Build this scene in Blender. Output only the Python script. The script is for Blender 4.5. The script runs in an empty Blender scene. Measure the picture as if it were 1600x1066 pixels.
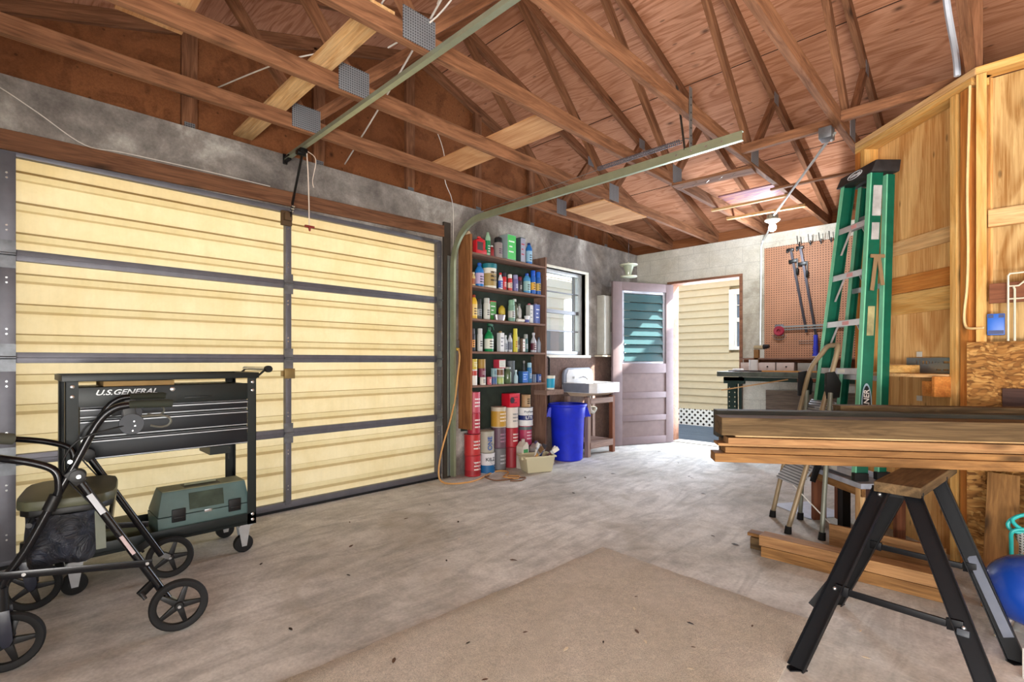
import bpy, math, random
from mathutils import Matrix, Vector
random.seed(7)
PI = math.pi
sc = bpy.context.scene
COL = sc.collection

# ---------------------------------------------------------------- camera
CAMH = 1.054
THETA = math.atan2(769, 785)            # the camera looks 44.4 degrees off the long wall
cam_d = bpy.data.cameras.new('camera')
cam = bpy.data.objects.new('camera', cam_d); COL.objects.link(cam)
cam.location = (3.6, 0, CAMH)
cam.rotation_euler = (PI/2, 0, THETA)
cam_d.sensor_width = 36; cam_d.lens = 785*36/1600
cam_d.shift_y = (564-533)/1600
cam_d.clip_start = 0.02
sc.camera = cam
sc.view_settings.view_transform = 'Standard'
sc.view_settings.look = 'None'
sc.view_settings.exposure = 0.25
sc.view_settings.gamma = 1.0
sc.view_settings.use_curve_mapping = False
sc.render.film_transparent = False

# ---------------------------------------------------------------- world, sun
w = bpy.data.worlds.new('sky'); sc.world = w; w.use_nodes = True
nt = w.node_tree; nt.nodes.clear()
o = nt.nodes.new('ShaderNodeOutputWorld'); bg = nt.nodes.new('ShaderNodeBackground')
tc = nt.nodes.new('ShaderNodeTexCoord'); sx = nt.nodes.new('ShaderNodeSeparateXYZ'); rp = nt.nodes.new('ShaderNodeValToRGB')
rp.color_ramp.elements[0].position = 0.0; rp.color_ramp.elements[0].color = (1.0, 0.97, 0.93, 1)
rp.color_ramp.elements[1].position = 0.6; rp.color_ramp.elements[1].color = (0.62, 0.78, 1.0, 1)
nt.links.new(tc.outputs['Generated'], sx.inputs[0]); nt.links.new(sx.outputs['Z'], rp.inputs[0])
nt.links.new(rp.outputs[0], bg.inputs[0]); nt.links.new(bg.outputs[0], o.inputs[0])
bg.inputs[1].default_value = 1.6
sun_d = bpy.data.lights.new('sun', 'SUN'); sun_d.energy = 34.0; sun_d.angle = math.radians(0.6); sun_d.color = (1, .95, .86)
sun = bpy.data.objects.new('sun', sun_d); COL.objects.link(sun)
sun.rotation_euler = Vector((-.8, -1, -.83)).to_track_quat('-Z', 'Y').to_euler()
sun.location = (6, 10, 8)
def daylight(name, loc, rot, sx_, sy_, power, col):
    """area lamp"""
    d = bpy.data.lights.new(name, 'AREA'); d.shape = 'RECTANGLE'; d.size = sx_; d.size_y = sy_; d.energy = power; d.color = col
    ob = bpy.data.objects.new(name, d); COL.objects.link(ob); ob.location = loc; ob.rotation_euler = rot; return ob
daylight('fill_near_opening', (4.65, -1.10, 1.15), (PI/2, 0, .25), 3.2, 1.8, 75, (.98, .97, .96))  # fill lamp added at the unseen opening behind the camera
daylight('fill_near_upward', (4.65, -1.16, .35), (PI/2+.9, 0, .25), 3.2, .6, 190, (1, .95, .90))  # added upward fill lamp, brightens the undersides of the lower chords
daylight('fill_right_opening', (7.45, 1.15, 1.1), (PI/2, 0, PI/2), 2.8, 2.1, 25, (.95, .97, 1))  # fill lamp added at the unseen opening in the right wall
daylight('daylight_side_door', (.93, 6.42, 1.1), (PI/2, 0, PI), .8, 1.9, 85, (.76, .86, 1))

# ---------------------------------------------------------------- helpers
WM = {}                                   # world matrix of every object made here
def D(a, b, z=0.0):
    """frame turned 44 degrees from the walls (the cut corner of the closet follows its b axis)"""
    S, C = math.sin(THETA), math.cos(THETA)
    return Vector((3.6 + a*C - b*S, a*S + b*C, z))
V = Vector

class Mb:
    def __init__(s): s.v = []; s.f = []; s.m = []; s.mi = 0
    def add(s, vs, fs):
        n = len(s.v); s.v += [tuple(p) for p in vs]; s.f += [[i+n for i in q] for q in fs]; s.m += [s.mi]*len(fs); return s
    def hexa(s, b, t):
        return s.add(list(b)+list(t), [(3,2,1,0),(4,5,6,7),(0,1,5,4),(1,2,6,5),(2,3,7,6),(3,0,4,7)])
    def box(s, x0, x1, y0, y1, z0, z1):
        return s.hexa([(x0,y0,z0),(x1,y0,z0),(x1,y1,z0),(x0,y1,z0)], [(x0,y0,z1),(x1,y0,z1),(x1,y1,z1),(x0,y1,z1)])
    def boxm(s, M, x0, x1, y0, y1, z0, z1):
        t = Mb().box(x0,x1,y0,y1,z0,z1); return s.add([M @ V(p) for p in t.v], t.f)
    def bar(s, p0, p1, w, t, up=(0,0,1), ext=0.0):
        """bar from p0 to p1, w wide across 'up', t along 'up'"""
        p0, p1 = V(p0), V(p1); d = (p1-p0).normalized(); p0 = p0-d*ext; p1 = p1+d*ext
        u = V(up); u = (u - d*u.dot(d)).normalized(); q = d.cross(u)
        a = q*(w/2); b = u*(t/2)
        return s.hexa([p0-a-b, p0+a-b, p0+a+b, p0-a+b][::1], [p1-a-b, p1+a-b, p1+a+b, p1-a+b])
    def tube(s, pts, r, n=10, closed=False, smooth=0, caps=True):
        pts = [V(p) for p in pts]
        if smooth: pts = catmull(pts, smooth, closed)
        N = len(pts); rr = r if isinstance(r, (list, tuple)) else [r]*N
        if len(rr) != N: rr = [rr[0]+(rr[-1]-rr[0])*i/(N-1) for i in range(N)]
        vs = []; prev = None
        for i, p in enumerate(pts):
            if closed: d = pts[(i+1) % N]-pts[i-1]
            elif i == 0: d = pts[1]-p
            elif i == N-1: d = p-pts[-2]
            else: d = (pts[i+1]-p).normalized()+(p-pts[i-1]).normalized()
            d = d.normalized() if d.length > 1e-9 else V((0,0,1))
            if prev is None:
                a = V((0,0,1)) if abs(d.z) < .9 else V((1,0,0)); prev = (a-d*a.dot(d)).normalized()
            else:
                q = prev-d*prev.dot(d); prev = q.normalized() if q.length > 1e-6 else prev
            b = d.cross(prev)
            vs += [p+(prev*math.cos(2*PI*k/n)+b*math.sin(2*PI*k/n))*rr[i] for k in range(n)]
        fs = []
        for i in range(N if closed else N-1):
            j = (i+1) % N
            for k in range(n):
                l = (k+1) % n; fs.append((i*n+k, i*n+l, j*n+l, j*n+k))
        if not closed and caps: fs += [tuple(range(n-1,-1,-1)), tuple(range((N-1)*n, N*n))]
        return s.add(vs, fs)
    def cyl(s, p0, p1, r0, r1=None, n=20):
        r1 = r0 if r1 is None else r1
        return s.tube([p0, p1], [r0, r1], n)
    def lathe(s, prof, c=(0,0,0), n=24, M=None, sx=1, sy=1):
        vs = []; fs = []
        for r, z in prof:
            for k in range(n):
                p = V((r*math.cos(2*PI*k/n)*sx, r*math.sin(2*PI*k/n)*sy, z))
                if M is not None: p = M @ p
                vs.append(p+V(c))
        for i in range(len(prof)-1):
            for k in range(n):
                l = (k+1) % n; fs.append((i*n+k, i*n+l, (i+1)*n+l, (i+1)*n+k))
        fs += [tuple(range(n-1,-1,-1)), tuple(range((len(prof)-1)*n, len(prof)*n))]
        return s.add(vs, fs)
    def prism(s, poly, M, d0, d1):
        """poly (x,y) extruded along local z from d0 to d1, placed by M"""
        n = len(poly)
        vs = [M @ V((x,y,d0)) for x,y in poly]+[M @ V((x,y,d1)) for x,y in poly]
        return s.add(vs, [tuple(range(n-1,-1,-1)), tuple(range(n,2*n))]+[(i,(i+1)%n,n+(i+1)%n,n+i) for i in range(n)])
    def ball(s, c, r, n=16, m=10, sx=1, sy=1, sz=1):
        prof = [(max(1e-4, r*math.sin(PI*i/m)), -r*math.cos(PI*i/m)) for i in range(m+1)]
        t = Mb().lathe(prof, n=n); return s.add([(p[0]*sx+c[0], p[1]*sy+c[1], p[2]*sz+c[2]) for p in t.v], t.f)
    def build(s, name, mat, parent=None, M=None, at=None, bevel=0.0, smooth=True, mats=None):
        """mesh with world-space verts -> object, in its parent's or own frame"""
        if parent is not None: W = WM[parent.name]
        elif M is not None: W = M
        else:
            if at is None:
                xs = [p[0] for p in s.v]; ys = [p[1] for p in s.v]; zs = [p[2] for p in s.v]
                at = ((min(xs)+max(xs))/2, (min(ys)+max(ys))/2, min(zs))
            W = Matrix.Translation(at)
        I = W.inverted()
        me = bpy.data.meshes.new(name); me.from_pydata([I @ V(p) for p in s.v], [], s.f)
        for mm in (mats or [mat]): me.materials.append(mm)
        if mats:
            for p, i in zip(me.polygons, s.m): p.material_index = i
        me.update()
        if bevel > 0:
            import bmesh
            bm = bmesh.new(); bm.from_mesh(me)
            es = [e for e in bm.edges if len(e.link_faces) == 2 and e.calc_face_angle(0) > .7]
            bmesh.ops.bevel(bm, geom=es, offset=bevel, segments=2, affect='EDGES', profile=.6, clamp_overlap=True)
            bm.to_mesh(me); bm.free()
        if smooth:
            me.shade_smooth(); me.set_sharp_from_angle(angle=.62)
        ob = bpy.data.objects.new(name, me); COL.objects.link(ob)
        if parent is not None: ob.parent = parent
        else: ob.matrix_world = W
        WM[ob.name] = W
        return ob

def catmull(pts, k, closed=False):
    out = []; N = len(pts)
    for i in range(N if closed else N-1):
        p = [pts[(i+j) % N] if closed else pts[min(max(i+j, 0), N-1)] for j in (-1,0,1,2)]
        for t in range(k):
            t /= k
            out.append(.5*((2*p[1])+(p[2]-p[0])*t+(2*p[0]-5*p[1]+4*p[2]-p[3])*t*t+(3*p[1]-p[0]-3*p[2]+p[3])*t**3))
    if not closed: out.append(pts[-1])
    return out

def empty(name, loc=(0,0,0), rz=0.0, M=None):
    ob = bpy.data.objects.new(name, None); COL.objects.link(ob); ob.empty_display_size = .1
    W = M if M is not None else Matrix.Translation(loc) @ Matrix.Rotation(rz, 4, 'Z')
    ob.matrix_world = W; WM[ob.name] = W
    return ob
def tag(ob, label, cat, group=None):
    ob['label'] = label; ob['category'] = cat
    if group: ob['group'] = group
    return ob
def thing(name, label, cat, loc=(0,0,0), rz=0.0, group=None, M=None):
    return tag(empty(name, loc, rz, M), label, cat, group)
def struct(ob): ob['kind'] = 'structure'; return ob

def board(name, p0, p1, w, t, mat, parent=None, up=(0,0,1), ext=0.0, bevel=.002):
    """a wooden board whose own x axis runs along its length, so the grain follows it"""
    p0, p1 = V(p0), V(p1); d = (p1-p0).normalized(); p0 = p0-d*ext; p1 = p1+d*ext
    u = V(up); u = (u-d*u.dot(d)).normalized(); q = u.cross(d)
    off = random.uniform(-6, 6)
    W = Matrix((( d.x,q.x,u.x,0),(d.y,q.y,u.y,0),(d.z,q.z,u.z,0),(0,0,0,1)))
    O = (p0+p1)/2 - W.to_3x3() @ V((off, 0, 0))*0
    W = Matrix.Translation(O) @ W
    L = (p1-p0).length/2
    m = Mb().box(-L, L, -w/2, w/2, -t/2, t/2)
    m.v = [W @ V(p) for p in m.v]
    ob = m.build(name, mat, M=W, bevel=bevel, smooth=False)
    if parent is not None:
        ob.parent = parent; ob.matrix_parent_inverse = Matrix.Identity(4)
        ob.matrix_basis = WM[parent.name].inverted() @ W
    return ob

def copy_tree(src, M=None, parent=None, label=None):
    c = src.copy(); COL.objects.link(c)
    if parent is not None: c.parent = parent
    if M is not None: c.matrix_world = M; WM[c.name] = M
    if label: c['label'] = label
    for ch in list(src.children):
        if ch.name != c.name: copy_tree(ch, parent=c)
    return c

def text(name, s, size, M, mat, parent, shear=0.0, thick=.0004, bendr=None, sx=1.0, bold=0.0):
    """lettering: local x = reading direction, local y = up, local z = out of the surface"""
    cu = bpy.data.curves.new(name, 'FONT'); cu.body = s; cu.size = size; cu.align_x = 'CENTER'; cu.align_y = 'CENTER'
    cu.shear = shear; cu.extrude = thick; cu.offset = bold
    tmp = bpy.data.objects.new('tmp_text', cu); COL.objects.link(tmp)
    bpy.context.view_layer.update()
    me = bpy.data.meshes.new_from_object(tmp.evaluated_get(bpy.context.evaluated_depsgraph_get()))
    bpy.data.objects.remove(tmp)
    I = WM[parent.name].inverted()
    for v in me.vertices:
        p = v.co.copy(); p.x *= sx
        if bendr:
            a = p.x/bendr; p = V(((bendr+p.z)*math.sin(a), p.y, (bendr+p.z)*math.cos(a)-bendr))
        v.co = I @ (M @ p)
    me.materials.clear(); me.materials.append(mat)
    ob = bpy.data.objects.new(name, me); COL.objects.link(ob); ob.parent = parent
    WM[ob.name] = WM[parent.name]
    return ob
def frame(o, x, y):
    """matrix with origin o, local x along x, local y along y"""
    x = V(x).normalized(); y = V(y); y = (y-x*y.dot(x)).normalized(); z = x.cross(y)
    return Matrix(((x.x,y.x,z.x,o[0]),(x.y,y.y,z.y,o[1]),(x.z,y.z,z.z,o[2]),(0,0,0,1)))

# ---------------------------------------------------------------- materials
MATS = {}
class NG:
    def __init__(s, name):
        s.m = bpy.data.materials.new(name); s.m.use_nodes = True; s.t = s.m.node_tree; s.t.nodes.clear()
        s.out = s.t.nodes.new('ShaderNodeOutputMaterial'); s.b = s.t.nodes.new('ShaderNodeBsdfPrincipled')
        s.t.links.new(s.b.outputs[0], s.out.inputs[0])
    def n(s, ty, **kw):
        nd = s.t.nodes.new('ShaderNode'+ty)
        for k, v in kw.items():
            if k in nd.inputs.keys() if hasattr(nd.inputs, 'keys') else False: nd.inputs[k].default_value = v
            else: setattr(nd, k, v)
        return nd
    def l(s, a, b): s.t.links.new(a, b)
    def coord(s, scale=(1,1,1), rot=(0,0,0)):
        t = s.n('TexCoord'); mp = s.n('Mapping'); mp.inputs['Scale'].default_value = scale; mp.inputs['Rotation'].default_value = rot
        s.l(t.outputs['Object'], mp.inputs[0]); return mp.outputs[0]
    def coordr(s, scale=(1,1,1), k=37.0):
        """object coordinates shifted by a random amount per object"""
        t = s.n('TexCoord'); oi = s.n('ObjectInfo'); mu = s.n('Math', operation='MULTIPLY'); s.l(oi.outputs['Random'], mu.inputs[0]); mu.inputs[1].default_value = k
        ad = s.n('VectorMath', operation='ADD'); s.l(t.outputs['Object'], ad.inputs[0]); s.l(mu.outputs[0], ad.inputs[1])
        mp = s.n('Mapping'); mp.inputs['Scale'].default_value = scale; s.l(ad.outputs[0], mp.inputs[0]); return mp.outputs[0]
    def noise(s, vec, scale, detail=4, rough=.55, dist=0.0):
        nd = s.n('TexNoise'); s.l(vec, nd.inputs['Vector']); nd.inputs['Scale'].default_value = scale
        nd.inputs['Detail'].default_value = detail; nd.inputs['Roughness'].default_value = rough; nd.inputs['Distortion'].default_value = dist
        return nd.outputs['Fac']
    def ramp(s, fac, stops):
        r = s.n('ValToRGB'); e = r.color_ramp.elements
        while len(e) < len(stops): e.new(.5)
        for el, (p, c) in zip(e, stops):
            el.position = p; el.color = (c[0], c[1], c[2], 1) if isinstance(c, (tuple, list)) else (c, c, c, 1)
        s.l(fac, r.inputs[0]); return r.outputs[0]
    def mix(s, fac, a, b, mode='MIX'):
        m = s.n('Mix', data_type='RGBA', blend_type=mode)
        for sock, val in ((m.inputs[0], fac), (m.inputs[6], a), (m.inputs[7], b)):
            if isinstance(val, (int, float)): sock.default_value = val
            elif isinstance(val, (tuple, list)): sock.default_value = (val[0], val[1], val[2], 1)
            else: s.l(val, sock)
        return m.outputs[2]
    def bump(s, h, st=.3, d=.01):
        b = s.n('Bump'); b.inputs['Strength'].default_value = st; b.inputs['Distance'].default_value = d
        s.l(h, b.inputs['Height']); s.l(b.outputs[0], s.b.inputs['Normal'])
    def fin(s, col, rough=.7, metal=0.0, spec=.4):
        if isinstance(col, (tuple, list)): s.b.inputs['Base Color'].default_value = (col[0], col[1], col[2], 1)
        else: s.l(col, s.b.inputs['Base Color'])
        if isinstance(rough, (int, float)): s.b.inputs['Roughness'].default_value = rough
        else: s.l(rough, s.b.inputs['Roughness'])
        s.b.inputs['Metallic'].default_value = metal; s.b.inputs['Specular IOR Level'].default_value = spec
        return s.m
def srgb(r, g, b): return tuple(((c/255+.055)/1.055)**2.4 if c > 10 else c/255/12.92 for c in (r, g, b))

def plain(name, c, rough=.5, metal=0.0, spec=.4, var=.12):
    """painted or moulded surface with a faint uneven tone"""
    if name in MATS: return MATS[name]
    g = NG(name); v = g.coord((1,1,1)); n = g.noise(v, 14, 4)
    c = srgb(*c); k = g.ramp(n, [(.3, 1-var), (.7, 1+var*.5)])
    col = g.mix(1.0, c, k, 'MULTIPLY')
    MATS[name] = g.fin(col, rough, metal, spec); return MATS[name]
def wood(name, c1, c2, knots=True, rough=.75, sc_=1.0, ply=False, dark=None, spec=.25):
    if name in MATS: return MATS[name]
    g = NG(name); v = g.coordr((1,1,1))
    c1, c2 = srgb(*c1), srgb(*c2)
    mp = g.n('Mapping'); g.l(v, mp.inputs[0]); mp.inputs['Scale'].default_value = (1.1*sc_, 9*sc_, 9*sc_)
    n1 = g.noise(mp.outputs[0], 2.2, 5, .6, 1.4)
    mp2 = g.n('Mapping'); g.l(v, mp2.inputs[0]); mp2.inputs['Scale'].default_value = (2*sc_, 60*sc_, 60*sc_)
    n2 = g.noise(mp2.outputs[0], 2.0, 3, .6, .3)
    col = g.mix(g.ramp(n1, [(.35, 0.), (.65, 1.)]), c1, c2)
    col = g.mix(1.0, col, g.ramp(n2, [(.3, .72), (.65, 1.05)]), 'MULTIPLY')
    if knots:
        mp3 = g.n('Mapping'); g.l(v, mp3.inputs[0]); mp3.inputs['Scale'].default_value = (1.5, 5, 5)
        vo = g.n('TexVoronoi'); vo.inputs['Scale'].default_value = 1.6; g.l(mp3.outputs[0], vo.inputs['Vector'])
        k = g.ramp(vo.outputs['Distance'], [(.05, .28), (.1, .62), (.17, 1.)])
        col = g.mix(1.0, col, k, 'MULTIPLY')
    g.bump(n2, .15, .004)
    MATS[name] = g.fin(col, rough, 0, spec); return MATS[name]
def plywood(name, c1, c2, c3, along=(1,0,0), spot=.05, stains=None, rough=.8, ws=2.2, knots=True):
    """swirling flat-sawn veneer; the grain runs along local x unless turned"""
    if name in MATS: return MATS[name]
    g = NG(name); v = g.coordr((1,1,1), 11.0)
    mp = g.n('Mapping'); g.l(v, mp.inputs[0]); mp.inputs['Rotation'].default_value = along
    mp2 = g.n('Mapping'); g.l(mp.outputs[0], mp2.inputs[0]); mp2.inputs['Scale'].default_value = (.55, 2.6, 2.6)
    warp = g.noise(mp2.outputs[0], 1.6, 2, .5, .6)
    big = g.n('Math', operation='MULTIPLY'); g.l(warp, big.inputs[0]); big.inputs[1].default_value = 26.0*ws
    sn = g.n('Math', operation='SINE'); g.l(big.outputs[0], sn.inputs[0])
    mp3 = g.n('Mapping'); g.l(mp.outputs[0], mp3.inputs[0]); mp3.inputs['Scale'].default_value = (1.2, 26, 26)
    fine = g.noise(mp3.outputs[0], 3.0, 5, .65, .8)
    f1 = g.ramp(sn.outputs[0], [(.0, 0.), (.95, 1.)])
    mpl = g.n('Mapping'); g.l(v, mpl.inputs[0])
    bl = g.noise(mpl.outputs[0], .9, 3)
    col = g.mix(g.ramp(bl, [(.35, 0.), (.65, 1.)]), srgb(*c1), srgb(*c3))
    col = g.mix(g.mix(.5, f1, g.ramp(fine, [(.4, 1.), (.6, 0.)])), col, srgb(*c2))
    if knots:
        mp4 = g.n('Mapping'); g.l(mp.outputs[0], mp4.inputs[0]); mp4.inputs['Scale'].default_value = (1.2, 2.2, 2.2)
        vo = g.n('TexVoronoi'); vo.inputs['Scale'].default_value = 1.5; g.l(mp4.outputs[0], vo.inputs['Vector'])
        col = g.mix(1.0, col, g.ramp(vo.outputs['Distance'], [(spot*.5, .3), (spot, .65), (spot*1.8, 1.)]), 'MULTIPLY')
        vs = g.n('TexVoronoi'); vs.inputs['Scale'].default_value = 9; mp5 = g.n('Mapping'); g.l(mp.outputs[0], mp5.inputs[0]); mp5.inputs['Scale'].default_value = (.5, 1.4, 1.4); g.l(mp5.outputs[0], vs.inputs['Vector'])
        col = g.mix(1.0, col, g.ramp(vs.outputs['Distance'], [(.06, .5), (.12, 1.)]), 'MULTIPLY')
    if stains: col = stains(g, col)
    g.bump(fine, .2, .004)
    MATS[name] = g.fin(col, rough, 0, .25); return MATS[name]

def concrete(name, cols, streak=0.0, blocks=None, rough=.9, blot=1.2, stops=(.3,.5,.68), crack=False, fine_=.25):
    if name in MATS: return MATS[name]
    g = NG(name); v = g.coord()
    n1 = g.noise(v, blot, 8, .62, .5); n2 = g.noise(v, 9, 6, .7, .2); n3 = g.noise(v, 70, 3, .6)
    col = g.ramp(n1, list(zip(stops, [srgb(*c) for c in cols])))
    col = g.mix(1.0, col, g.ramp(n2, [(.3, 1-fine_*1.2), (.7, 1+fine_*.6)]), 'MULTIPLY')
    col = g.mix(1.0, col, g.ramp(n3, [(.3, .85), (.7, 1.08)]), 'MULTIPLY')
    h = n3
    if streak:                              # swept, trowelled streaks
        mp = g.n('Mapping'); g.l(v, mp.inputs[0]); mp.inputs['Scale'].default_value = (2.6, .7, 1); mp.inputs['Rotation'].default_value = (0, 0, .5)
        s = g.noise(mp.outputs[0], 2.4, 6, .6, 1.8)
        col = g.mix(1.0, col, g.ramp(s, [(.36, 1-streak), (.56, 1.06)]), 'MULTIPLY')
        st = g.noise(v, 1.7, 4, .5, 1.0)
        col = g.mix(g.ramp(st, [(.56, 0.), (.7, .55)]), col, srgb(158, 150, 134))
    if blocks:
        br = g.n('TexBrick'); mp = g.n('Mapping'); g.l(v, mp.inputs[0]); mp.inputs['Rotation'].default_value = blocks
        g.l(mp.outputs[0], br.inputs['Vector']); br.inputs['Scale'].default_value = 1.0; br.inputs['Brick Width'].default_value = .4; br.inputs['Row Height'].default_value = .2
        br.inputs['Mortar Size'].default_value = .006; br.inputs['Mortar Smooth'].default_value = .5
        br.inputs['Color1'].default_value = (1,1,1,1); br.inputs['Color2'].default_value = (.93,.93,.93,1); br.inputs['Mortar'].default_value = (.72,.72,.72,1)
        col = g.mix(.55, col, br.outputs['Color'], 'MULTIPLY')
    g.bump(n2, .25, .01)
    MATS[name] = g.fin(col, rough, 0, .2); return MATS[name]

M_truss = wood('old brown truss lumber', (154, 108, 78), (112, 74, 50), rough=.8)
M_roof = plywood('roof sheathing plywood', (212, 158, 128), (160, 104, 72), (192, 138, 106), spot=.05)
M_gable = plywood('gable sheathing plywood', (148, 96, 60), (112, 68, 40), (128, 80, 48), spot=.05, ws=.8)
M_closet = plywood('golden closet plywood', (232, 190, 128), (184, 128, 70), (224, 178, 116), along=(0, 0, PI/2), spot=.04, ws=.9)
M_swirl = plywood('swirled closet plywood', (196, 164, 112), (140, 98, 48), (206, 172, 116), along=(0, 0, PI/2), ws=2.0)
M_pine = wood('fresh yellow pine', (226, 184, 116), (204, 150, 78))
M_pineo = wood('orange aged pine', (206, 138, 68), (184, 112, 50))
M_light = wood('pale new board', (222, 184, 134), (200, 152, 98))
M_plyl = plywood('pale plywood scrap', (214, 168, 122), (178, 124, 80), (206, 158, 112), spot=.02, ws=1.0)
M_weath = wood('weathered timber', (108, 86, 58), (70, 54, 34), rough=.85)
M_lum = wood('tan lumber', (154, 112, 66), (116, 80, 44))
M_lum2 = wood('reddish cedar lumber', (172, 130, 86), (140, 100, 64))
M_brown = wood('brown painted wood', (134, 84, 58), (108, 64, 44), knots=False)
M_header = wood('rusty red brown header', (128, 88, 62), (98, 64, 44))
M_dkbrown = wood('dark walnut panel', (74, 50, 42), (52, 34, 30), knots=False)
M_shelfside = wood('orange brown side panel', (160, 108, 66), (128, 82, 48), knots=False)
M_shelf = wood('dusty mauve brown shelf', (140, 108, 92), (112, 84, 72), knots=False)
M_floor = concrete('garage floor concrete', [(176, 172, 162), (204, 202, 196), (226, 225, 221)], streak=.2, blot=.9, fine_=.16)
M_wall = concrete('grimy block wall', [(112, 105, 101), (154, 147, 141), (208, 204, 197)], blocks=(PI/2, 0, PI/2), blot=1.7, stops=(.36,.52,.66))
M_wallb = concrete('painted block wall', [(132, 122, 102), (196, 192, 178), (214, 212, 202)], blocks=(PI/2, 0, 0), blot=1.0, stops=(.3,.46,.6), fine_=.12)
M_drive = concrete('driveway concrete', [(178, 170, 156), (196, 190, 176), (210, 205, 192)], fine_=.1)
M_steel = plain('galvanised steel', (150, 156, 158), .42, .75)
M_steeld = plain('dark zinc door rail', (112, 112, 120), .45, .6)
M_track = plain('pale green zinc track', (168, 178, 150), .38, .7)
M_blackm = plain('satin black steel', (16, 17, 18), .35, .3)
M_blackp = plain('black rubber', (12, 12, 13), .7)
M_chrome = plain('bright screw metal', (214, 216, 218), .25, .9)
M_white = plain('white paint', (232, 230, 224), .5)
M_offw = plain('off white plastic', (222, 220, 206), .45)
M_black = plain('black plastic', (14, 14, 15), .45)
M_plate = plain('gusset plate zinc', (128, 132, 138), .4, .7, var=.35)
M_paper = plain('paper sticker', (214, 212, 202), .7)

def dots(name, base, dot, pitch, rad, ax=('X', 'Z'), rough=.7):
    if name in MATS: return MATS[name]
    g = NG(name); t = g.n('TexCoord'); s = g.n('SeparateXYZ'); g.l(t.outputs['Object'], s.inputs[0])
    ds = []
    for a in ax:
        m = g.n('Math', operation='PINGPONG'); g.l(s.outputs[a], m.inputs[0]); m.inputs[1].default_value = pitch/2
        p = g.n('Math', operation='POWER'); g.l(m.outputs[0], p.inputs[0]); p.inputs[1].default_value = 2; ds.append(p.outputs[0])
    ad = g.n('Math', operation='ADD'); g.l(ds[0], ad.inputs[0]); g.l(ds[1], ad.inputs[1])
    lt = g.n('Math', operation='LESS_THAN'); g.l(ad.outputs[0], lt.inputs[0]); lt.inputs[1].default_value = rad*rad
    n = g.noise(g.coord(), 4, 4); b = g.mix(1.0, srgb(*base), g.ramp(n, [(.3, .86), (.7, 1.08)]), 'MULTIPLY')
    MATS[name] = g.fin(g.mix(lt.outputs[0], b, srgb(*dot)), rough); return MATS[name]
M_peg = dots('perforated hardboard', (168, 122, 94), (52, 28, 18), .0254, .0052)

def fibreglass(k=(1, 1, 1)):
    g = NG('translucent cream fibreglass'); g.t.nodes.remove(g.b)
    v = g.coord(); n = g.noise(v, 3.5, 6, .65, .3); n2 = g.noise(v, 60, 3, .6)
    mpv = g.n('Mapping'); g.l(v, mpv.inputs[0]); mpv.inputs['Scale'].default_value = (6, 6, .6)
    n3 = g.noise(mpv.outputs[0], 6, 4, .6)
    col = g.ramp(n, [(.3, srgb(228, 202, 150)), (.6, srgb(238, 215, 168))])
    col = g.mix(1.0, col, g.ramp(n3, [(.3, .97), (.6, 1.01)]), 'MULTIPLY')
    col = g.mix(1.0, col, g.ramp(n2, [(.35, .98), (.6, 1.0)]), 'MULTIPLY')
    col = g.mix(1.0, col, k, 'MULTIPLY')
    tr = g.n('BsdfTranslucent'); df = g.n('BsdfDiffuse'); mx = g.n('MixShader'); mx.inputs[0].default_value = .22
    g.l(col, tr.inputs[0]); g.l(col, df.inputs[0]); g.l(tr.outputs[0], mx.inputs[1]); g.l(df.outputs[0], mx.inputs[2]); g.l(mx.outputs[0], g.out.inputs[0])
    return g.m
M_gus = dots('toothed joint plate', (122, 126, 132), (58, 58, 62), .013, .0038, ('Y', 'Z'), .45)
M_fib = fibreglass(); M_fib_half_shade = fibreglass((.86, .84, .78)); M_fib_shade = fibreglass((.56, .48, .36))  # groove shading put into the colour, darkest on the upper slope
def glass(name, tint, rough=.05, alpha=.25):
    if name in MATS: return MATS[name]
    g = NG(name); g.t.nodes.remove(g.b)
    tr = g.n('BsdfTransparent'); tr.inputs[0].default_value = (*srgb(*tint), 1); gl = g.n('BsdfGlossy'); gl.inputs['Roughness'].default_value = rough
    mx = g.n('MixShader'); mx.inputs[0].default_value = .07
    df = g.n('BsdfDiffuse'); df.inputs[0].default_value = (*srgb(*tint), 1); m2 = g.n('MixShader'); m2.inputs[0].default_value = alpha
    g.l(tr.outputs[0], m2.inputs[1]); g.l(df.outputs[0], m2.inputs[2])
    g.l(m2.outputs[0], mx.inputs[1]); g.l(gl.outputs[0], mx.inputs[2]); g.l(mx.outputs[0], g.out.inputs[0]); MATS[name] = g.m; return g.m
M_glass = glass('window glass', (240, 244, 244), .03, .06)
M_louv = glass('teal louvre glass', (92, 130, 136), .08, .6)

# ---------------------------------------------------------------- setting: floor, walls, roof
XR, YN, YB = 7.2, -.83, 6.13            # right wall, near wall, back wall
WT, WH = .2, 2.5                        # wall thickness, wall height
struct(Mb().box(-WT, XR+WT, YN-WT, YB+WT, -.12, 0).build('floor', M_floor, at=(0,0,0), smooth=False))
ground_m = concrete('outdoor ground', [(150, 146, 130), (172, 168, 150), (190, 186, 170)])
struct(Mb().box(-14, 16, -14, 22, -.6, -.2).build('ground', ground_m, at=(0,0,-.6), smooth=False))
struct(Mb().box(-9, -WT, -3, 5.2, -.2, -.03).build('driveway', M_drive, at=(-3,0,-.03), smooth=False))

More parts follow.
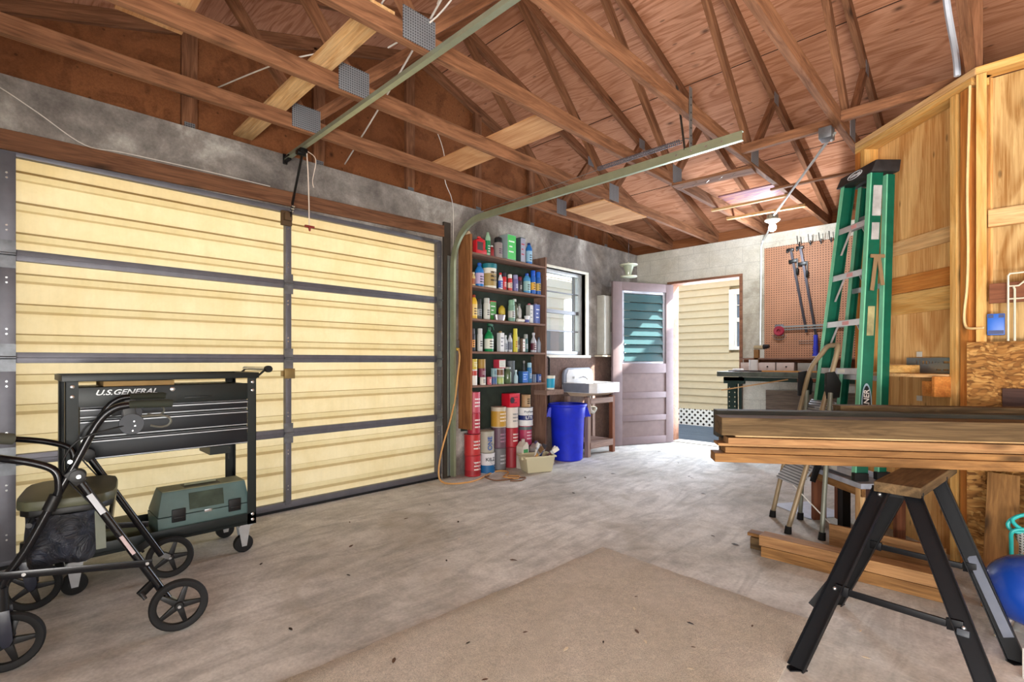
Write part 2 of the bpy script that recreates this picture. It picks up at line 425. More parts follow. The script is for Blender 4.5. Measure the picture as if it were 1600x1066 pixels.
DY0, DY1, DZ = -.02, 2.78, 2.13         # garage door opening
WY0, WY1, WZ0, WZ1 = 4.06, 4.93, 1.12, 2.09
m = Mb()
m.box(-WT, 0, YN, DY0, 0, WH); m.box(-WT, 0, DY0, DY1, DZ, WH); m.box(-WT, 0, DY1, WY0, 0, WH)
m.box(-WT, 0, WY0, WY1, 0, WZ0); m.box(-WT, 0, WY0, WY1, WZ1, WH); m.box(-WT, 0, WY1, YB+WT, 0, WH)
struct(m.build('wall_left', M_wall, at=(0,0,0), smooth=False))
OX0, OX1, OZ = .47, 1.40, 2.07          # side door opening
m = Mb(); m.box(0, OX0, YB, YB+WT, 0, WH); m.box(OX0, OX1, YB, YB+WT, OZ, WH); m.box(OX1, XR, YB, YB+WT, 0, WH)
struct(m.build('wall_back', M_wallb, at=(0,YB,0), smooth=False))
m = Mb(); m.box(0, 3.0, YN-WT, YN, 0, WH); m.box(3.0, 6.3, YN-WT, YN, 2.1, WH); m.box(6.3, XR, YN-WT, YN, 0, WH)  # wide unseen opening added here to let fill light in
struct(m.build('wall_near', M_wallb, at=(0,YN,0), smooth=False))
m = Mb(); m.box(XR, XR+WT, YN-WT, -.3, 0, WH); m.box(XR, XR+WT, -.3, 2.6, 2.2, WH); m.box(XR, XR+WT, 2.6, YB+WT, 0, WH)  # unseen doorway added to light the room from the right
struct(m.build('wall_right', M_wallb, at=(XR,0,0), smooth=False))

# roof deck: two slopes of plywood over the rafters
RY, SL, HE = 2.65, .32, 2.62            # ridge, slope, lower edge of the rafters over the back wall
def zr(Y): return HE + SL*(YB-Y) if Y >= RY else HE + SL*(YB-(2*RY-Y))
RD = .094
m = Mb()
ye, yw = YB+.32, 2*RY-YB-.32
for a, b in ((RY, ye), (RY, yw)):
    za, zb = zr(a)+RD, zr(b)+RD
    q = [(-.45,a,za),(XR+.4,a,za),(XR+.4,b,zb),(-.45,b,zb)]
    q = q if a < b else q[::-1]
    m.hexa(q, [(x,y,z+.03) for x,y,z in q])
struct(m.build('ceiling', M_roof, at=(0,0,0), smooth=False))
# dark sheet seams of the decking
m = Mb()
for k in range(1, 4):
    yy = ye-.32 - k*1.16 + .25
    if yy > RY: m.box(-.2, XR, yy-.002, yy+.002, zr(yy)+RD-.004, zr(yy)+RD+.001)
struct(m.build('trim_1', plain('dark seam', (52, 32, 22), .9), at=(0,0,3)))
# frieze boards that close the eaves
struct(Mb().box(-WT, XR+WT, YB+.15, YB+.19, WH, zr(YB+.17)+RD-.01).build('trim_2', M_gable, at=(0,YB+.15,WH)))
struct(Mb().box(-WT, XR+WT, YN-.19, YN-.15, WH, zr(YN-.17)+RD-.01).build('trim_3', M_gable, at=(0,YN-.19,WH)))

# gable end over the garage door: sheathing on the outer face of the block wall, studs in front of it
gx = -.19
poly = [(YN-.1, WH), (YB+.15, WH), (YB+.15, zr(YB+.15)+.09), (RY, zr(RY)+.09), (YN-.1, zr(YN-.1)+.09)]
Mg = Matrix(((0,0,1,0),(1,0,0,0),(0,1,0,0),(0,0,0,1)))
struct(Mb().prism(poly, Mg, gx-.015, gx).build('wall_gable', M_gable, at=(gx,0,WH), smooth=False))
poly2 = [(YN-.1, WH), (YB+.15, WH), (YB+.15, zr(YB+.15)+.09), (RY, zr(RY)+.09), (YN-.1, zr(YN-.1)+.09)]
struct(Mb().prism(poly2, Mg, XR+.17, XR+.19).build('wall_gable_far', M_gable, at=(XR+.17,0,WH), smooth=False))
gt = thing('gable_truss', 'brown gable frame of upright studs standing on the block wall over the garage door', 'truss', (gx+.02, RY, WH))
gxc = gx+.019
board('bottom_plate', (gxc, YN, WH+.019), (gxc, YB+.12, WH+.019), .038, .038, M_truss, gt, up=(0,0,1))
board('top_chord', (gxc, YB+.12, zr(YB+.12)+.045), (gxc, RY, zr(RY)+.045), .038, .089, M_truss, gt)
board('top_chord', (gxc, YN, zr(YN)+.045), (gxc, RY, zr(RY)+.045), .038, .089, M_truss, gt)
for y in (-.05, .86, 1.72, 2.55, 3.35, 4.15, 4.95, 5.6):
    board('stud', (gxc, y, WH+.04), (gxc, y, zr(y)+.01), .038 if 0 else .089, .038, M_truss, gt, up=(1,0,0))
    p = Mb().box(gx+.038, gx+.041, y-.03, y+.03, WH+.01, WH+.09).build('gusset_plate', M_gus, gt)

# roof trusses
TX = [.41, 1.02, 1.63, 2.24, 2.85, 3.46, 4.07, 4.68, 5.29, 5.90, 6.51]
tl = ['roof truss nearest the garage door wall, running over the paint shelf',
      'second roof truss in from the garage door wall',
      'third roof truss from the garage door, with the largest joint plate at top left',
      'fourth roof truss from the garage door, green track end hanging under it',
      'fifth roof truss, meeting the closet corner above the green ladder',
      'sixth roof truss, seen end on above the closet studs beside the white conduit']
def make_truss(X, label, detail=True):
    t = thing('roof_truss', label, 'truss', (X+.019, RY, WH), group='roof trusses')
    x = X+.019; b = .045
    board('bottom_chord', (x, YN-.15, WH+b), (x, YB+.13, WH+b), .038, .089, M_truss, t)
    board('top_chord', (x, YB+.28, zr(YB+.28)+b+.002), (x, RY, zr(RY)+b+.002), .038, .089, M_truss, t)
    board('top_chord', (x, YN-.28, zr(YN-.28)+b+.002), (x, RY, zr(RY)+b+.002), .038, .089, M_truss, t)
    for j, k, e in ((1.36, .90, 1), (3.93, 4.42, -1)):
        board('web', (x, j, WH+.09), (x, k, zr(k)), .036, .064, M_truss, t, up=(0,1,0))
        board('web', (x, j+.03*e, WH+.09), (x, RY-.03*e, zr(RY)), .036, .064, M_truss, t, up=(0,1,0))
    for y0, y1 in ((1.27, 1.45), (3.85, 4.0)):
        Mb().box(X+.038, X+.0405, y0, y1, WH+.012, WH+.16).build('gusset_plate', M_gus, t)
        if y0 > 2: Mb().box(X-.0025, X, y0, y1, WH+.012, WH+.16).build('gusset_plate', M_gus, t)
    for y in (.90, 4.42):
        Mb().box(X+.038, X+.0405, y-.05, y+.05, zr(y)-.03, zr(y)+.06).build('gusset_plate', M_gus, t)
    return t
tr0 = None
for i, X in enumerate(TX[:9]):
    lb = tl[i] if i < 6 else 'brown roof truss over the closet side, %s' % ('first past the white conduit', 'second past the white conduit', 'furthest right')[i-6]
    if i == 0: tr0 = make_truss(X, lb)
    else:
        W = Matrix.Translation((X+.019, RY, WH)); copy_tree(tr0, W, label=lb)

def loose(name, p0, p1, w, t, mat, label, cat, up=(0,0,1), group=None, ext=0):
    return tag(board(name, p0, p1, w, t, mat, None, up, ext), label, cat, group)
# boards lying on or nailed under the lower chords
zt = WH+.09
loose('plank', (-.15, 1.175, zt+.011), (1.66, 1.175, zt+.011), .12, .02, M_light, 'long bare yellow plank laid on top of the lower chords near the opener rail', 'plank')
loose('plywood_strip', (.40, 2.49, zt+.007), (1.652, 2.49, zt+.007), .27, .012, M_plyl, 'pale plywood strip lying across the lower chords above the middle of the garage', 'plywood')
loose('batten', (2.20, 4.535, WH-.009), (2.92, 4.54, WH-.009), .035, .018, M_truss, 'thin batten nailed under the chords between the conduit and the closet corner', 'batten')
loose('batten', (1.60, 4.77, WH-.009), (2.26, 4.79, WH-.009), .035, .018, M_light, 'thin pale batten under the chords crossing just left of the conduit', 'batten')
loose('batten', (1.60, 5.14, WH-.012), (2.29, 5.20, WH-.012), .04, .024, M_light, 'pale batten under the chords that carries the ceiling lamp', 'batten')
loose('batten', (2.279, 3.67, WH+.045), (2.849, 3.665, WH+.045), .038, .06, M_truss, 'short brace between the fourth and fifth trusses under the bent conduit end', 'brace')
loose('batten', (2.889, 3.60, WH+.045), (3.459, 3.6, WH+.045), .038, .06, M_truss, 'dark brace between the trusses just behind the closet top', 'brace')
nb = loose('nailed_board', (1.66, 3.90, WH-.011), (2.26, 3.96, WH-.011), .14, .02, M_truss, 'wide brown board under the chords with a row of bent nails', 'board')
m = Mb()
for k in range(5): m.cyl((1.73+.1*k, 3.87, WH-.05), (1.745+.1*k, 3.91, WH-.02), .003, n=6)
m.build('nail', M_chrome, nb)
loose('plywood_scrap', (.62, 4.15, WH-.008), (1.05, 4.15, WH-.008), .75, .012, M_plyl, 'pale plywood scrap fixed under the chords near the back left corner', 'plywood')
loose('plywood_scrap', (1.68, 4.95, zt+.008), (2.2, 4.95, zt+.008), .45, .012, plywood('purple stained ply', (170, 130, 130), (110, 80, 110), (186, 130, 96), spot=.03), 'purple stained plywood scrap lying over the chords near the lamp', 'plywood')
loose('plywood_scrap', (.75, .49, zt+.05), (1.68, .49, zt+.05), .26, .012, M_plyl, 'pale plywood scrap lying high on the chords at the far upper left', 'plywood')

# ---------------------------------------------------------------- garage door wall
loose('header_board', (.013, -.1, 2.165), (.013, 2.83, 2.215), .10, .022, M_header, 'long rusty red-brown header board over the garage door', 'board', up=(1,0,0))
jl = loose('door_jamb', (.012, 2.82, 0), (.012, 2.82, 2.3), .075, .024, plain('dark green brown jamb', (62, 54, 46), .8), 'dark vertical jamb board between the garage door and the paint shelf', 'jamb', up=(1,0,0))

gd = thing('garage_door', 'closed cream fibreglass sectional garage door glowing with daylight', 'garage door', (0, 1.38, 0))
def section(z0, z1):
    m = Mb(); pts = []
    hh = z1-z0
    prof = [(z0, 0)]
    for c in (.2, .5, .8):
        zc = z0+hh*c
        prof += [(zc-.034, 0), (zc-.018, -.022), (zc+.014, -.022), (zc+.020, 0)]
    prof += [(z1, 0)]
    n = len(prof); vs = [(-.045+d, -.0, z) for z, d in prof]+[(-.045+d, 2.77, z) for z, d in prof]
    m.add(vs, [(i, i+1, n+i+1, n+i) for i in range(n-1)])
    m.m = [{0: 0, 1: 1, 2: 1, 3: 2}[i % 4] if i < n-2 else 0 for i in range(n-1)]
    return m.build('panel', None, gd, smooth=False, mats=[M_fib, M_fib_half_shade, M_fib_shade])
zs = [.03, .545, 1.07, 1.595, 2.125]
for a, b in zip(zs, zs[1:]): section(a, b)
for i, z in enumerate(zs):
    hh = .028 if 0 < i < 4 else .022
    m = Mb(); zc = z if 0 < i < 4 else (z+.008 if i == 0 else z-.005)
    m.box(-.042, -.004, 0, 2.77, zc-hh, zc+hh)
    if 0 < i < 4: m.box(-.006, -.001, 0, 2.77, zc-.002, zc+.002)
    m.build('rail', M_steeld, gd, bevel=.003)
def stile(y, w, name='stile'):
    m = Mb()
    for a, b in zip(zs, zs[1:]): m.box(-.04, .004, y-w/2, y+w/2, a+.012, b-.012)
    s = m.build(name, M_steeld, gd, bevel=.003)
    h = Mb()
    for a, b in zip(zs, zs[1:]):
        for zz in (a+.12, a+.145, b-.12, b-.145): h.cyl((.004, y-.004, zz), (.007, y-.004, zz), .005, n=8)
    h.build('rivet', M_chrome, s)
stile(.03, .06); stile(1.425, .04); stile(2.745, .05)
for z in zs[1:4]:
    for y in (.03, 1.425, 2.745):
        m = Mb(); m.box(.004, .008, y-.03, y+.03, z-.07, z+.07); m.cyl((.012, y-.03, z), (.012, y+.03, z), .008, n=10)
        m.build('hinge', M_plate, gd)
m = Mb(); m.box(.004, .03, 1.39, 1.46, .93, 1.0); m.box(.004, .02, 1.37, 1.39, .945, .985)
m.build('latch', plain('brassy latch', (150, 128, 84), .4, .6), gd, bevel=.003)
m = Mb(); m.box(.0, .03, 1.37, 1.44, 2.0, 2.1); m.box(.03, .06, 1.38, 1.43, 2.03, 2.08); m.build('arm_bracket', plain('rusty iron', (96, 74, 52), .7, .4), gd, bevel=.003)
Mb().box(-.042, 0, -.0, 2.77, .0, .018).build('bottom_seal', M_blackp, gd)

# tracks
def track(y, label, sgn):
    t = thing('door_track', label, 'track', (.06, y, 0))
    pts = [(.075, y, .02), (.075, y, 1.90)]
    for k in range(1, 12):
        a = k/12*PI/2; pts.append((.075+.37*(1-math.cos(a)), y, 1.90+.37*math.sin(a)))
    pts += [(.445, y, 2.27), (2.58, y, 2.285)]
    # C channel: web facing the room, two lips
    def ribbon(off_n, off_y, w_n, w_y, mat, name, sub=None):
        m = Mb(); N = len(pts); vs = []
        for i, p in enumerate(pts):
            p = V(p); d = (V(pts[min(i+1, N-1)])-V(pts[max(i-1, 0)])).normalized(); nn = V((d.z, 0, -d.x))
            c = p+nn*off_n+V((0, off_y, 0))
            vs += [c-nn*w_n/2-V((0,w_y/2,0)), c+nn*w_n/2-V((0,w_y/2,0)), c+nn*w_n/2+V((0,w_y/2,0)), c-nn*w_n/2+V((0,w_y/2,0))]
        fs = [(3,2,1,0), tuple((N-1)*4+k for k in range(4))]
        for i in range(N-1):
            for k in range(4): l = (k+1) % 4; fs.append((i*4+k, i*4+l, (i+1)*4+l, (i+1)*4+k))
        return m.add(vs, fs)
    web = ribbon(0, sgn*.012, .052, .002, None, None); a = ribbon(.025, 0, .002, .024, None, None); b = ribbon(-.025, 0, .002, .024, None, None)
    for q in (a, b): web.add(q.v, q.f)
    web.build('channel', M_track, t)
    m = Mb()
    for k in range(4): m.cyl((2.2+.09*k, y+sgn*.012-.002, 2.283), (2.2+.09*k, y+sgn*.012+.002, 2.283), .006, n=8)
    m.build('bolt_hole', M_chrome, t)
    m = Mb(); m.box(.03, .034, y-.03, y+.03, .02, 2.0)
    m.build('mounting_angle', M_steel, t)
    return t
track(2.845, 'pale green steel door track curving up beside the paint shelf and across the room', -1)
track(-.07, 'pale green steel door track at the near end of the garage door', 1)
hg = thing('track_hanger', 'perforated steel straps hanging the end of the green door track from a truss', 'hanger', (2.24, 2.84, 2.3))
m = Mb(); m.bar((2.286, 2.84, 2.30), (2.286, 2.84, 2.66), .003, .035, up=(0,1,0)); m.build('strap', M_steel, hg)
m = Mb(); m.bar((2.25, 2.84, 2.30), (2.20, 2.84, 2.70), .003, .025, up=(0,1,0)); m.build('strap', plain('dark strap', (60, 58, 54), .5, .5), hg)
m = Mb()
for k in range(7): m.cyl((2.2865+.0015, 2.84, 2.33+.045*k), (2.2895, 2.84, 2.33+.045*k), .005, n=8)
m.build('slot', M_black, hg)
sp = thing('extension_spring', 'long thin coil spring stretched above the green door track', 'spring', (1.7, 2.87, 2.36))
pts = []
N = 48*7
for k in range(N+1):
    t = k/N; a = 2*PI*48*t; pts.append((1.60+.60*t, 2.885+.014*math.cos(a), 2.375+.006*t+.014*math.sin(a)))
Mb().tube(pts, .0028, 5).build('coil', M_steeld, sp)
Mb().tube([(2.19, 2.885, 2.381), (2.24, 2.875, 2.385), (2.288, 2.86, 2.36)], .003, 6).build('hook', M_steel, sp)
Mb().tube([(1.62, 2.885, 2.37), (1.1, 2.88, 2.35), (.45, 2.875, 2.33), (.16, 2.865, 2.28)], .002, 6).build('cable', M_steel, sp)

# opener rail, arm, cord
op = thing('opener_rail', 'long greenish steel opener rail with a roller chain running up from the header', 'opener rail', (1.1, 1.4, 2.46))
m = Mb(); m.box(.03, 3.3, 1.385, 1.415, 2.452, 2.456); m.box(.03, 3.3, 1.398, 1.402, 2.456, 2.49)
m.build('rail', plain('grey green rail steel', (160, 168, 146), .38, .6), op)
m = Mb(); m.box(.001, .012, 1.385, 1.415, 2.43, 2.50); m.box(.012, .09, 1.388, 1.412, 2.44, 2.475); m.build('header_bracket', M_blackm, op, bevel=.003)
m = Mb()
for k in range(150): m.box(.12+.021*k, .133+.021*k, 1.418, 1.424, 2.466, 2.475)
m.box(.1, 3.28, 1.420, 1.422, 2.469, 2.472); m.build('chain', M_steeld, op)
m = Mb(); m.box(.24, .32, 1.375, 1.425, 2.425, 2.451); m.cyl((.28, 1.37, 2.43), (.28, 1.43, 2.43), .02, n=14); m.build('trolley', M_blackm, op, bevel=.003)
m = Mb(); m.bar((.27, 1.41, 2.43), (.10, 1.41, 2.13), .006, .03, up=(1,0,0)); m.bar((.12, 1.418, 2.2), (.045, 1.418, 2.055), .006, .028, up=(1,0,0))
a_ = m.build('arm', M_blackm, op, bevel=.001)
m = Mb()
for t in (.1, .3, .5): p = V((.10, 1.41, 2.13)).lerp(V((.045, 1.41, 2.055)), t); m.cyl(p, p+V((0, .02, 0)), .006, n=8)
m.build('bolt', M_chrome, a_)
cd = thing('release_cord', 'white pull cord with a dark red handle hanging in front of the garage door', 'cord', (.30, 1.43, 1.95))
Mb().tube([(.30, 1.425, 2.44), (.31, 1.43, 2.3), (.30, 1.44, 2.12), (.305, 1.44, 1.95)], .0035, 6, smooth=5).build('cord', plain('white cord', (226, 210, 196), .8), cd)
Mb().tube([(.31, 1.425, 2.44), (.36, 1.46, 2.38), (.335, 1.45, 2.25), (.34, 1.455, 2.2)], .0025, 6, smooth=5).build('cord_tail', plain('white cord', (226, 210, 196), .8), cd)
m = Mb(); m.bar((.305, 1.41, 1.945), (.305, 1.475, 1.945), .018, .016); m.cyl((.305, 1.443, 1.915), (.305, 1.443, 1.94), .006, .01, n=10); m.build('handle', plain('dark red handle', (128, 40, 30), .5), cd, bevel=.005)

# thin wires
def wire(name, pts, r, mat, label, cat='wire', k=6):
    return tag(Mb().tube(pts, r, 6, smooth=k).build(name, mat), label, cat)
M_wirew = plain('white wire', (214, 208, 200), .6)
wire('bell_wire', [(.008,-.1,2.45),(.008,.0,2.424),(.008,.14,2.346),(.008,.328,2.235),(.008,.5,2.243),(.008,.9,2.25),(.006,1.3,2.25)], .003, M_wirew, 'thin grey wire drooping along the block wall above the garage door')
wire('thin_cable', [(.46,2.30,2.90),(.46,2.38,2.82),(.44,2.46,2.68),(.40,2.50,2.50),(.2,2.72,2.47),(.03,2.88,2.44),(.012,2.90,2.3),(.012,2.895,1.95),(.012,2.90,1.3)], .0035, M_wirew, 'loose pale cable dropping from the trusses to the wall beside the door track')
wire('lamp_cord', [(.12,.95,2.75),(.9,1.05,2.63),(1.3,1.28,2.66),(1.7,1.18,2.64),(2.0,1.35,2.68),(1.72,1.42,2.65),(1.4,1.36,2.62)], .004, M_wirew, 'white electrical cord looped over the trusses beside the yellow plank')
wire('lamp_cord', [(1.62,1.5,2.8),(2.1,1.3,2.72),(2.4,1.5,2.69),(2.15,1.6,2.72),(1.9,1.52,2.8)], .004, M_wirew, 'white electrical cord curled next to the largest joint plate')
wire('roof_cable', [(-.1,1.9,2.60),(1.0,1.62,2.66),(2.1,1.36,2.80),(3.2,1.1,2.95)], .005, M_wirew, 'straight white cable running above the opener rail over the chords')

# ---------------------------------------------------------------- left wall: window, panelling, sink
wn = struct(empty('window_1', (-.06, (WY0+WY1)/2, WZ0)))
m = Mb()
for y0, y1, z0, z1 in ((WY0, WY0+.04, WZ0, WZ1), (WY1-.04, WY1, WZ0, WZ1), (WY0+.04, WY1-.04, WZ0, WZ0+.045), (WY0+.04, WY1-.04, WZ1-.04, WZ1)): m.box(-.12, -.05, y0, y1, z0, z1)
m.build('window_frame', plain('aluminium window', (196, 200, 202), .4, .4), wn, bevel=.003)
m = Mb()
for z in (1.40, 1.845): m.box(-.10, -.075, WY0+.04, WY1-.04, z-.006, z+.006)
m.box(-.11, -.065, WY0+.04, WY1-.04, 1.60, 1.64); m.box(-.1, -.075, 4.80, 4.808, WZ0, WZ1)
m.build('glazing_bar', plain('grey window bar', (120, 122, 126), .4, .5), wn)
Mb().box(-.090, -.086, WY0+.03, WY1-.03, WZ0+.03, WZ1-.03).build('pane', M_glass, wn)
m = Mb(); m.box(-.05, .012, WY0-.03, WY0, WZ0, WZ1); m.box(-.05, .012, WY1, WY1+.06, WZ0, WZ1); m.box(-.05, .012, WY0-.03, WY1+.06, WZ1, WZ1+.03)
m.build('casing', M_offw, wn, bevel=.003)
Mb().box(-.05, .03, WY0-.05, WY1+.08, WZ0-.03, WZ0).build('window_sill', M_offw, wn, bevel=.004)
M_panel = wood('brown wall panelling', (112, 88, 76), (92, 70, 62), knots=False)
struct(Mb().box(0, .02, 3.95, YB, .05, 1.10).build('wall_panelling', M_panel, at=(0,5,.05), smooth=False))

# meter and breaker boxes beside the window
mb_ = thing('breaker_box', 'tall pale grey electrical box mounted right of the window', 'electrical box', (0, 5.23, 1.13))
Mb().box(.002, .10, 5.17, 5.33, 1.13, 1.86).build('box_body', plain('pale grey enamel', (188, 188, 180), .5), mb_, bevel=.006)
Mb().box(.10, .108, 5.18, 5.32, 1.14, 1.85).build('cover', plain('pale grey enamel', (188, 188, 180), .5), mb_, bevel=.003)
mc = thing('meter_cabinet', 'pale green metal cabinet with an open slot half hidden by the open door', 'electrical box', (0, 5.5, 1.13))
m = Mb(); m.box(.002, .12, 5.38, 5.75, 1.56, 1.87); m.box(.002, .12, 5.38, 5.75, 1.13, 1.40); m.box(.002, .04, 5.38, 5.75, 1.40, 1.56)
m.build('box_body', plain('pale green enamel', (190, 204, 190), .45), mc, bevel=.005)
Mb().box(.04, .11, 5.42, 5.72, 1.42, 1.54).build('switch_block', M_black, mc, bevel=.004)
loose('ledge', (.06, 5.12, 1.115), (.06, YB-.02, 1.115), .12, .022, plain('cream ledge paint', (196, 186, 166), .7), 'narrow cream ledge under the electrical boxes', 'ledge')

# sink
M_enam = plain('white enamel', (228, 230, 232), .25, 0, .5)
M_enamg = plain('grey enamel side', (128, 134, 148), .4)
sk = thing('utility_sink', 'old white enamel wall sink with grey sides and a raised back', 'sink', (0, 4.74, .7))
y0, y1, x1 = 4.46, 5.02, .46
m = Mb()
po = [(.022, y0), (x1-.06, y0), (x1, y0+.06), (x1, y1-.06), (x1-.06, y1), (.022, y1)]
pi_ = [(.09, y0+.045), (x1-.08, y0+.045), (x1-.05, y0+.08), (x1-.05, y1-.08), (x1-.08, y1-.045), (.09, y1-.045)]
n = 6; vs = [(x,y,.70) for x,y in po]+[(x,y,.81) for x,y in po]+[(x,y,.81) for x,y in pi_]+[(x*.8+.06,y,.72) for x,y in pi_]
fs = [tuple(range(n-1,-1,-1))]
for i in range(n):
    j = (i+1) % n
    fs += [(i, j, n+j, n+i), (n+i, n+j, 2*n+j, 2*n+i), (2*n+i, 2*n+j, 3*n+j, 3*n+i)]
fs += [tuple(range(3*n, 4*n))]
t = Mb(); t.mi = 0; t.add(vs, fs)
for k in range(n): t.m[1+3*k] = 1 if k in (0, 3, 4, 5) else 0
t.m[0] = 1
t.build('basin', None, sk, bevel=.006, mats=[M_enam, M_enamg])
m = Mb(); poly = [(y0, .78), (y1, .78), (y1, .90), (y1-.02, .95), (y1-.07, .975), (y0+.07, .975), (y0+.02, .95), (y0, .90)]
m.prism(poly, Mg, .021, .05); m.build('splashback', M_enamg, sk, bevel=.006)
m = Mb(); m.prism([(y0+.05, .80), (y1-.03, .80), (y1-.03, .90), (y1-.06, .955), (y0+.08, .955), (y0+.05, .90)], Mg, .05, .056); m.build('splash_face', M_enam, sk, bevel=.004)
m = Mb()
for yy in (4.62, 4.84): Mb().cyl((.056, yy, .86), (.09, yy, .86), .014, n=12).tube([(.075, yy-.03, .86), (.085, yy, .86), (.075, yy+.03, .86)], .006, 6).build('tap', M_chrome, sk)
m.tube([(.06, 4.73, .855), (.12, 4.73, .87), (.17, 4.73, .85), (.18, 4.73, .825)], .009, 10, smooth=4)
m.build('faucet', M_chrome, sk)
m = Mb(); m.prism([(.05, .70), (x1-.05, .70), (x1-.16, .66), (.1, .66)], Matrix(((1,0,0,0),(0,0,-1,0),(0,1,0,0),(0,0,0,1))), -(y1-.05), -(y0+.05)); m.build('bowl_underside', plain('tan enamel underside', (196, 172, 146), .4), sk)
Mb().tube([(.2, 4.74, .66), (.2, 4.74, .52), (.2, 4.80, .46), (.2, 4.86, .50), (.12, 4.88, .5), (.03, 4.88, .5)], .02, 12, smooth=4).build('drain_trap', M_offw, sk)
M_stand = wood('pinkish grey stand wood', (158, 132, 118), (132, 108, 98), knots=False)
st = thing('sink_stand', 'rough pinkish wooden frame stand under the sink', 'stand', (.2, 4.74, 0))
for (x, y, mm) in ((.34, 4.51, M_stand), (.34, 4.99, M_brown), (.06, 4.51, M_stand), (.06, 4.99, M_stand)):
    board('leg', (x, y, 0), (x, y, .655), .05, .05, mm, st, up=(0,1,0))
board('rail', (.36, 4.53, .12), (.36, 4.97, .12), .02, .07, M_stand, st)
board('rail', (.36, 4.53, .61), (.36, 4.97, .61), .02, .06, M_stand, st)
Mb().box(.07, .33, 4.54, 4.97, .145, .155).build('lower_shelf', M_stand, st)
# ledge with cup, cane
lg = loose('corner_shelf', (.02, 4.13, .72), (.20, 4.13, .72), .28, .05, M_stand, 'small pinkish wooden shelf between the paint shelf and the sink', 'shelf', up=(0,0,1))
cu = thing('plastic_cup', 'white cup with a bright blue print on the small shelf by the sink', 'cup', (.12, 4.13, .745))
Mb().lathe([(.045, 0), (.048, .003), (.058, .15), (.054, .15), (.044, .01)], (.12, 4.13, .746), 20).build('cup_body', M_offw, cu)
Mb().lathe([(.0505, .0), (.0565, .10)], (.12, 4.13, .766), 20).build('printed_band', plain('cyan print', (40, 160, 196), .5), cu)
wire('walking_cane', [(.06, 4.19, .55), (.06, 4.19, 1.02), (.065, 4.185, 1.07), (.07, 4.15, 1.095), (.075, 4.09, 1.085)], .011, M_black, 'black bent cane leaning on the panelling above the small shelf', 'cane')
hl = thing('hanging_lantern', 'small clear glass lantern hanging in the back left corner', 'lantern', (.25, 5.5, 2.1))
Mb().lathe([(.034, .03), (.036, .05), (.062, .14), (.066, .15)], (.25, 5.5, 2.09), 18).build('glass_body', glass('greenish glass', (214, 222, 200), .1, .55), hl)
m = Mb(); m.lathe([(.03, 0), (.10, .008), (.105, .02), (.04, .03)], (.25, 5.5, 2.09), 20); m.build('base_dish', plain('pale lantern rim', (206, 208, 184), .4), hl); Mb().lathe([(.06, .15), (.105, .152), (.115, .165), (.03, .168), (.006, .20)], (.25, 5.5, 2.09), 20).build('top_hood', plain('pale lantern rim', (206, 208, 184), .4), hl)
Mb().cyl((.25, 5.5, 2.29), (.25, 5.5, 2.63), .003, n=6).build('hanging_wire', M_steeld, hl)

# trash can
M_blue = plain('deep blue plastic', (26, 46, 206), .42, 0, .4, var=.15)
tc_ = thing('trash_can', 'tall bright blue round plastic trash can between shelf and sink', 'trash can', (.25, 4.27, 0))
Mb().lathe([(.15, 0), (.162, .012), (.178, .44), (.19, .46), (.196, .565), (.205, .568), (.21, .58), (.21, .592), (.203, .597), (.19, .597), (.185, .56), (.168, .42), (.152, .02)], (.25, 4.27, 0), 40).build('body', M_blue, tc_)
for s in (1, -1):
    a = math.radians(-10)+ (0 if s > 0 else PI); u = V((math.cos(a+PI/2)*.0, 0, 0))
    c = V((.25, 4.27, .50)); d = V((math.sin(math.radians(42)), math.cos(math.radians(42)), 0))*s; q = V((d.y, -d.x, 0))
    m = Mb()
    for e in (-1, 1): m.add([c+d*.188+q*e*.05+V((0,0,-.045)), c+d*.235+q*e*.045+V((0,0,-.03)), c+d*.205+q*e*.05+V((0,0,.06)), c+d*.185+q*e*.055+V((0,0,.06)), c+d*.188+q*e*.058+V((0,0,-.045)), c+d*.235+q*e*.053+V((0,0,-.03)), c+d*.205+q*e*.058+V((0,0,.06)), c+d*.185+q*e*.063+V((0,0,.06))], [(0,1,2,3),(7,6,5,4),(0,4,5,1),(1,5,6,2),(2,6,7,3),(3,7,4,0)])
    m.tube([c+d*.228-q*.05+V((0,0,-.03)), c+d*.228+q*.05+V((0,0,-.03))], .014, 10)
    m.build('handle', M_blue, tc_)

# ---------------------------------------------------------------- side door, doorway, outdoors
M_dpink = plain('dusty pink door paint', (128, 112, 114), .6, var=.08)
M_dpink2 = plain('darker pink panel tone', (124, 106, 104), .6)  # recessed panels coloured slightly darker than the leaf
d1 = struct(empty('door_1', M=frame((.512, YB-.015, 0), (-.42, -.907, 0), (0, 0, 1))))   # x along the leaf, y up, z to the room
Wd = WM[d1.name]; LW, LH, LT = .905, 2.035, .038
m = Mb()
def fb(x0, x1, y0, y1, z0=-LT, z1=0): m.boxm(Wd, x0, x1, y0, y1, z0, z1)
